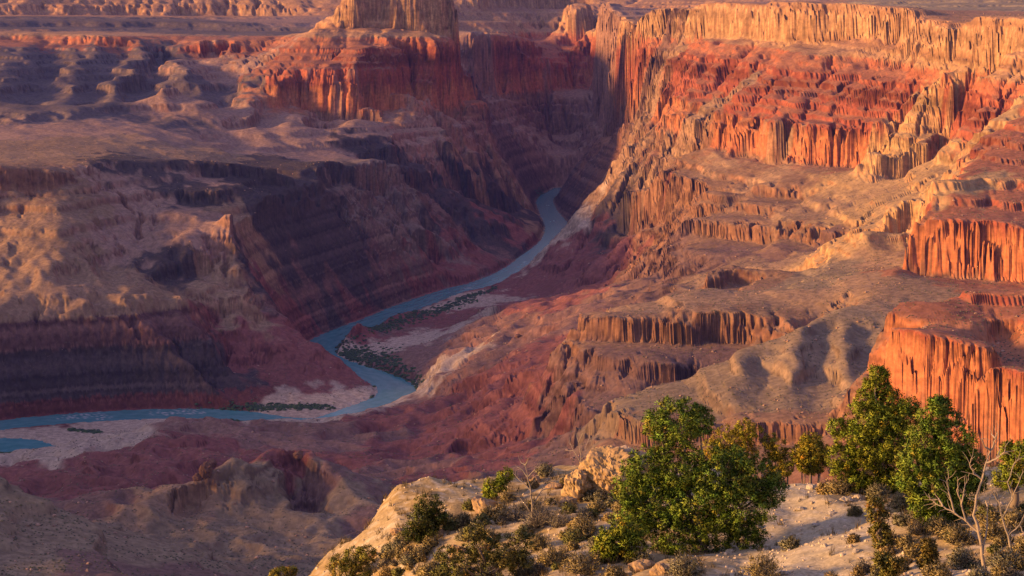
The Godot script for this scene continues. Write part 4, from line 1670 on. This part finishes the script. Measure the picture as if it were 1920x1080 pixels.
	for k in 5200:
		var x := rng.randf_range(-10.0, 14.0)
		var z := -rng.randf_range(34.0, 63.0)
		var clump := nz6.get_noise_2d(x * 6.0 + 400.0, z * 6.0)
		if absf(x - 6.6) < 2.4 and clump < 0.32 or clump < -0.05:
			continue
		T.append(Transform3D(Basis.from_euler(Vector3(0, rng.randf() * TAU, 0)).scaled(Vector3.ONE * rng.randf_range(0.6, 1.5)), Vector3(x, knoll(x, z) - 0.01, z)))
	mg.instance_count = T.size()
	for k in T.size():
		mg.set_instance_transform(k, T[k])
		var v := rng.randf_range(0.6, 1.2)
		mg.set_instance_color(k, Color(.34 * v, .25 * v, .11 * v))
	var gg := MultiMeshInstance3D.new()
	gg.name = "dry_grass"
	gg.multimesh = mg
	gg.material_override = leaves
	add_child(gg, true)
	gg.set_meta("kind", "stuff")
	gg.set_meta("label", "golden dry grass and litter between the shrubs")
	gg.set_meta("category", "grass")
	lap("gravel and grass")
	# trees
	var green := Color(.22, .29, .035)
	var lush := Color(.17, .265, .04)
	var lime_green := Color(.34, .32, .04)
	tree("juniper_tree", "broad bushy juniper with many rounded clumps beside the sandy path", [1315, 1035], [[1270,800,56],[1235,802,32],[1310,795,32],[1215,885,52],[1272,882,62],[1355,900,64],[1412,905,52],[1230,945,66],[1310,948,76],[1390,955,68],[1182,925,36],[1440,925,36],[1340,1000,54],[1265,1005,56],[1195,980,44],[1400,1005,36]], lush, 1.0)
	tree("juniper_bush", "low round juniper at the left foot of the broad juniper", [1155, 1052], [[1150,1015,36],[1175,1000,30],[1135,1030,26],[1185,1030,28]], green, 1.0)
	tree("pinyon_tree", "yellow green pinyon rising behind the broad juniper", [1390, 895], [[1370,830,36],[1402,812,26],[1345,850,32],[1390,850,34],[1360,865,30],[1385,880,26],[1350,885,26]], lime_green, 0.8)
	tree("pinyon_sapling", "thin sparse yellow green pinyon between two rounder trees", [1460, 895], [[1442,828,18],[1455,845,24],[1478,862,22],[1448,865,20],[1470,880,18],[1455,890,16]], lime_green, 0.6)
	tree("round_pinyon", "small round yellow green tree at the far end of the path", [1521, 890], [[1521,848,30],[1503,855,22],[1540,855,22],[1521,830,20],[1510,870,20],[1535,872,20],[1521,880,16]], lime_green, 1.0)
	tree("tall_juniper", "tallest upright juniper with a pointed crown right of the path", [1640, 925], [[1645,702,17],[1647,728,28],[1628,752,26],[1662,758,30],[1625,790,38],[1662,795,42],[1600,830,38],[1640,838,50],[1682,835,38],[1580,862,32],[1622,880,38],[1668,880,38],[1692,790,30],[1702,765,20],[1572,805,18],[1585,885,28],[1610,905,26],[1645,910,30],[1680,900,28]], green, 1.0)
	tree("dense_juniper", "dense dark egg shaped juniper next to the bare grey snag", [1762, 985], [[1760,762,20],[1757,790,36],[1738,830,42],[1785,832,42],[1720,872,38],[1770,880,54],[1812,872,34],[1708,912,28],[1750,925,46],[1800,920,38],[1825,905,22],[1735,950,30],[1785,955,32],[1760,970,28]], lush, 1.15)
	tree("slope_juniper", "small dark juniper standing on the lower left end of the rim", [800, 1015], [[805,952,26],[790,978,24],[822,972,20],[772,1000,18],[806,990,22]], Color(.1, .125, .035), 1.0)
	tree("open_juniper", "open branched juniper with gaps low on the scrubby slope", [905, 1105], [[900,1028,34],[950,1040,36],[868,1058,38],[930,1072,40],[842,1050,26],[980,1015,22],[890,1000,20],[975,1055,22]], Color(.17, .18, .06), 0.5)
	tree("corner_bush", "bright olive green bush at the lowest left corner of the rim", [662, 1098], [[660,1052,32],[640,1070,28],[688,1042,20],[680,1075,24]], Color(.24, .23, .05), 0.7)
	tree("rim_sprig", "tiny yellow green sprig poking up beyond the corner bush", [530, 1112], [[525,1077,18],[545,1073,12],[515,1085,12]], Color(.28, .26, .05), 0.7)
	tree("leaning_juniper", "thin leaning juniper beside the grey dead shrub", [930, 935], [[925,916,17],[948,895,15],[940,910,14],[915,930,12]], green, 0.8)
	tree("edge_juniper", "juniper behind the bare snag at the edge of the view", [1905, 950], [[1910,862,30],[1890,848,18],[1930,850,26],[1900,895,30],[1880,900,20]], green, 0.9)
	tree("juniper_seedling", "slim upright juniper seedling at the right side of the path", [1652, 1035], [[1640,952,16],[1648,975,18],[1650,1000,17],[1655,1020,14]], Color(.2, .19, .05), 0.7)
	tree("young_juniper", "small young juniper with reddish tips below the snag", [1742, 1068], [[1738,1025,14],[1745,1045,15],[1735,1055,12]], Color(.2, .17, .05), 0.7)
	tree("twin_sapling", "knee high juniper sapling among grey stems near the path", [1672, 1088], [[1655,1050,14],[1675,1060,15],[1668,1075,14]], Color(.19, .19, .05), 0.7)
	lap("trees")
	# scrub
	var S_ := [[1010,985,46,2],[965,975,28,2],[1052,988,32,2],[1022,892,22,0],[1095,1000,32,1],[868,985,22,1],[838,978,16,0],[1482,1030,24,0],[1282,1082,42,0],[1430,1085,44,1],[1575,925,34,1],[1612,912,28,1],[1648,935,26,0],[1690,955,30,1],[1722,1000,32,2],[1760,1000,30,1],[1795,1020,34,1],[1805,1065,36,0],[1700,1030,26,1],[1205,1060,26,0],[1090,1075,40,1],[1035,1062,40,1],[985,1085,36,0],[1150,1085,26,1],[722,1045,16,0],[750,1030,16,0],[1905,990,34,1],[1885,1070,38,0],[1755,1085,30,1],[1835,1095,30,0],[1545,925,18,4],[905,985,20,3],[940,965,18,4],[1120,960,22,1],[1075,1020,26,3],[1010,1030,26,1],[880,955,16,3],[1000,915,14,4],[1060,910,14,1],[1860,1010,28,1],[1690,985,22,0],[1560,1095,20,4],[1690,1075,18,1],[1610,1080,14,4],[795,1040,18,1],[770,1060,20,0],[830,1085,24,3],[1120,1030,24,0],[1500,905,10,4],[1475,900,14,2],[1930,1040,34,1],[1240,1030,20,0]]
	var words := [["sagebrush", "grey green sagebrush clump", "sagebrush clumps"], ["blackbrush", "olive brown twiggy shrub", "olive brown shrubs"], ["dead_brush", "dark grey leafless brush", "dark leafless brush"], ["green_shrub", "green leafy shrub", "low green shrubs"], ["golden_brush", "straw coloured dry brush", "straw coloured brush"]]
	# the loose scatter between them
	for k in 130:
		var left := k < 88
		var u := rng.randf_range(720.0, 1190.0) if left else rng.randf_range(1600.0, 1925.0)
		var v := rng.randf_range(maxf(935.0, 1290.0 - u * 0.37), 1085.0) if left else rng.randf_range(950.0, 1090.0)
		S_.append([u, v, rng.randf_range(9.0, 24.0), [0, 1, 1, 2, 3, 4][rng.randi() % 6]])
	for s in S_:
		var w: Array = words[s[3]]
		var size := "tiny" if s[2] < 13.0 else ("small" if s[2] < 21.0 else ("knee high" if s[2] < 33.0 else "large"))
		shrub(w[0], size + " " + w[1] + " " + near_what(spot(s[0], s[1])), s[0], s[1], s[2], s[3], w[2])
	lap("scrub")
	snag("dead_snag", "bleached bare juniper snag with forked pale branches in the scrub", [1850, 1075], Color(.31, .25, .19), 0.04, [
		[[1850,1080],[1842,1040],[1836,1000],[1826,965],[1830,930],[1842,900],[1849,868],[1858,845],[1866,822],[1871,812]],
		[[1836,1000],[1812,978],[1790,962],[1768,950],[1752,942],[1742,933]], [[1790,962],[1782,930],[1775,905],[1778,893]], [[1768,950],[1760,935],[1752,938]], [[1812,978],[1803,945],[1808,915],[1816,898]], [[1803,945],[1795,920],[1797,900]],
		[[1849,868],[1868,860],[1882,848],[1888,833]], [[1858,845],[1845,838],[1840,822]], [[1842,900],[1826,888],[1818,870],[1822,858]], [[1866,822],[1858,812]], [[1882,848],[1890,846]], [[1868,860],[1875,842]],
		[[1842,1040],[1850,990],[1852,950],[1862,915]], [[1852,950],[1845,925]]])
	snag("grey_snag", "smaller grey forked snag half hidden behind the bleached one", [1900, 1050], Color(.28, .235, .185), 0.03, [
		[[1902,1050],[1890,1005],[1880,970],[1872,940],[1868,915]], [[1880,970],[1898,935],[1910,905],[1918,885]], [[1898,935],[1890,905],[1902,870],[1912,860]], [[1890,1005],[1912,985],[1925,960],[1932,930]], [[1872,940],[1862,925],[1858,905]], [[1912,985],[1920,1000],[1935,990]]])
	snag("dead_shrub", "grey dead shrub with fine twigs standing left of the golden outcrop", [1000, 985], Color(.24, .2, .165), 0.035, [
		[[1000,988],[998,950],[995,920],[990,895],[985,872]], [[998,950],[1015,920],[1025,900],[1035,885]], [[995,920],[975,900],[962,888]], [[990,895],[1003,880],[1010,868]], [[985,872],[975,866]], [[985,872],[992,858]], [[1015,920],[1030,915],[1045,900]], [[998,965],[980,940],[968,925]], [[1000,970],[1025,955],[1040,940]], [[990,895],[978,880],[970,876]]])
	snag("bare_twigs", "bare twiggy bush sticking up behind the golden outcrop", [1090, 905], Color(.3, .25, .2), 0.018, [
		[[1092,905],[1090,860],[1085,830],[1080,812]], [[1090,860],[1100,835],[1106,815]], [[1090,870],[1075,845],[1068,830]], [[1085,830],[1092,812]], [[1092,880],[1108,855],[1116,840]], [[1075,845],[1066,845]]])
	lap("snags")

func snag(called: String, label: String, base_uv: Array, col: Color, r0: float, limbs: Array) -> void:
	var b := spot(base_uv[0], base_uv[1])
	var D := reach(b)
	var t := thing(called, label, "dead tree", b)
	for k in limbs.size():
		var L: Array = limbs[k]
		var pts := []
		var off := rng.randf_range(-0.25, 0.25) if k > 0 else 0.0
		for m in L.size():
			var f := float(m) / (L.size() - 1)
			pts.append(at(L[m][0], L[m][1], D + off * f * 0.001 * 1.2) - b)
		var st := begin()
		# finer steps, a little crooked
		var fine := [pts[0]]
		for m in pts.size() - 1:
			for s in 3:
				fine.append(pts[m].lerp(pts[m + 1], (s + 1) / 3.0) + rdir() * 0.012)
		var ra := r0 if k == 0 else r0 * 0.5
		tube(st, fine, ra, 0.006, col, 6)
		# twigs
		for m in range(2, fine.size()):
			if rng.randf() < 0.85:
				var d: Vector3 = ((fine[m] - fine[m - 1]).normalized() + rdir() * 0.9).normalized()
				tube(st, [fine[m], fine[m] + d * rng.randf_range(0.06, 0.13), fine[m] + d * rng.randf_range(0.14, 0.24) + rdir() * 0.04], 0.007, 0.003, col, 3)
		part("trunk" if k == 0 else "branch", st, bark, t)

func _ready() -> void:
	t_start = Time.get_ticks_msec()
	# camera
	var cam := Camera3D.new()
	cam.name = "camera"
	cam.fov = rad_to_deg(2.0 * atan(540.0 / FPX))
	cam.position = Vector3(0, EYE, 0)
	cam.rotation_degrees = Vector3(-PITCH, 0, 0)
	cam.near = 0.5
	cam.far = 60000.0
	add_child(cam)
	cam.current = true
	# sky and light
	var sk := PhysicalSkyMaterial.new()
	sk.energy_multiplier = 4.0
	sk.turbidity = 10.0
	sk.rayleigh_color = Color(0.42, 0.39, 0.78)
	sk.rayleigh_coefficient = 2.6
	sk.mie_coefficient = 0.012
	sk.mie_eccentricity = 0.5
	sk.mie_color = Color(0.86, 0.66, 0.6)
	sk.ground_color = Color(0.3, 0.2, 0.16)
	var sky := Sky.new()
	sky.sky_material = sk
	var env := Environment.new()
	env.background_mode = Environment.BG_SKY
	env.sky = sky
	env.background_energy_multiplier = 1.3
	env.tonemap_mode = Environment.TONE_MAPPER_LINEAR
	env.tonemap_exposure = 1.95
	env.fog_enabled = true
	env.fog_density = 0.000007
	env.fog_light_color = Color(0.40, 0.50, 1.0)
	env.sdfgi_enabled = true
	env.ssao_enabled = true
	env.ssil_enabled = true
	var we := WorldEnvironment.new()
	we.name = "environment"
	we.environment = env
	add_child(we)
	var sun := DirectionalLight3D.new()
	sun.name = "sun"
	sun.light_energy = 1.6
	sun.light_color = Color(1.0, 0.75, 0.46)
	sun.light_angular_distance = 8.0
	sun.shadow_enabled = true
	add_child(sun)
	var az := deg_to_rad(12.0)
	var el := deg_to_rad(11.0)
	var to_sun := Vector3(-cos(el) * cos(az), sin(el), cos(el) * sin(az))
	sun.look_at_from_position(Vector3.ZERO, -to_sun)
	# noise
	nz1.seed = 3
	nz1.noise_type = FastNoiseLite.TYPE_SIMPLEX_SMOOTH
	nz1.frequency = 1.0 / 190.0
	nz1.fractal_octaves = 2
	nz1.fractal_gain = 0.55
	nz2.seed = 8
	nz2.noise_type = FastNoiseLite.TYPE_SIMPLEX_SMOOTH
	nz2.frequency = 1.0 / 260.0
	nz2.fractal_octaves = 3
	nz3.seed = 21
	nz3.noise_type = FastNoiseLite.TYPE_SIMPLEX_SMOOTH
	nz3.frequency = 1.0 / 105.0
	nz3.fractal_octaves = 3
	nz4.seed = 33
	nz4.noise_type = FastNoiseLite.TYPE_SIMPLEX_SMOOTH
	nz4.frequency = 1.0 / 42.0
	nz4.fractal_octaves = 4
	nz4.fractal_gain = 0.6
	nz5.seed = 5
	nz5.noise_type = FastNoiseLite.TYPE_CELLULAR
	nz5.cellular_return_type = FastNoiseLite.RETURN_CELL_VALUE
	nz5.frequency = 1.0 / 38.0
	nz5.fractal_type = FastNoiseLite.FRACTAL_NONE
	# the canyon
	LR0 = log(R0)
	NA = int(2 * TH / DT) + 1
	NL = int((log(R1) - LR0) / DL) + 1
	make_beds()
	solve()
	run(rough_rows, NCH)
	He = PackedFloat32Array()
	for k in NCH:
		He.append_array(parts[k])
	lap("rough ground %d x %d" % [NA, NL])
	erode(7)
	steepness()
	for it in 2:
		run(creep, NCH)
		He = PackedFloat32Array()
		for k in NCH:
			He.append_array(parts[k])
	steepness()
	lap("soil creep")
	river_field()
	rows_table()
	make_zones()
	build_ground()
	build_river()
	build_bank_brush()
	build_slope_scrub()
	build_shade_rim()
	build_near_rim()
	lap("done")
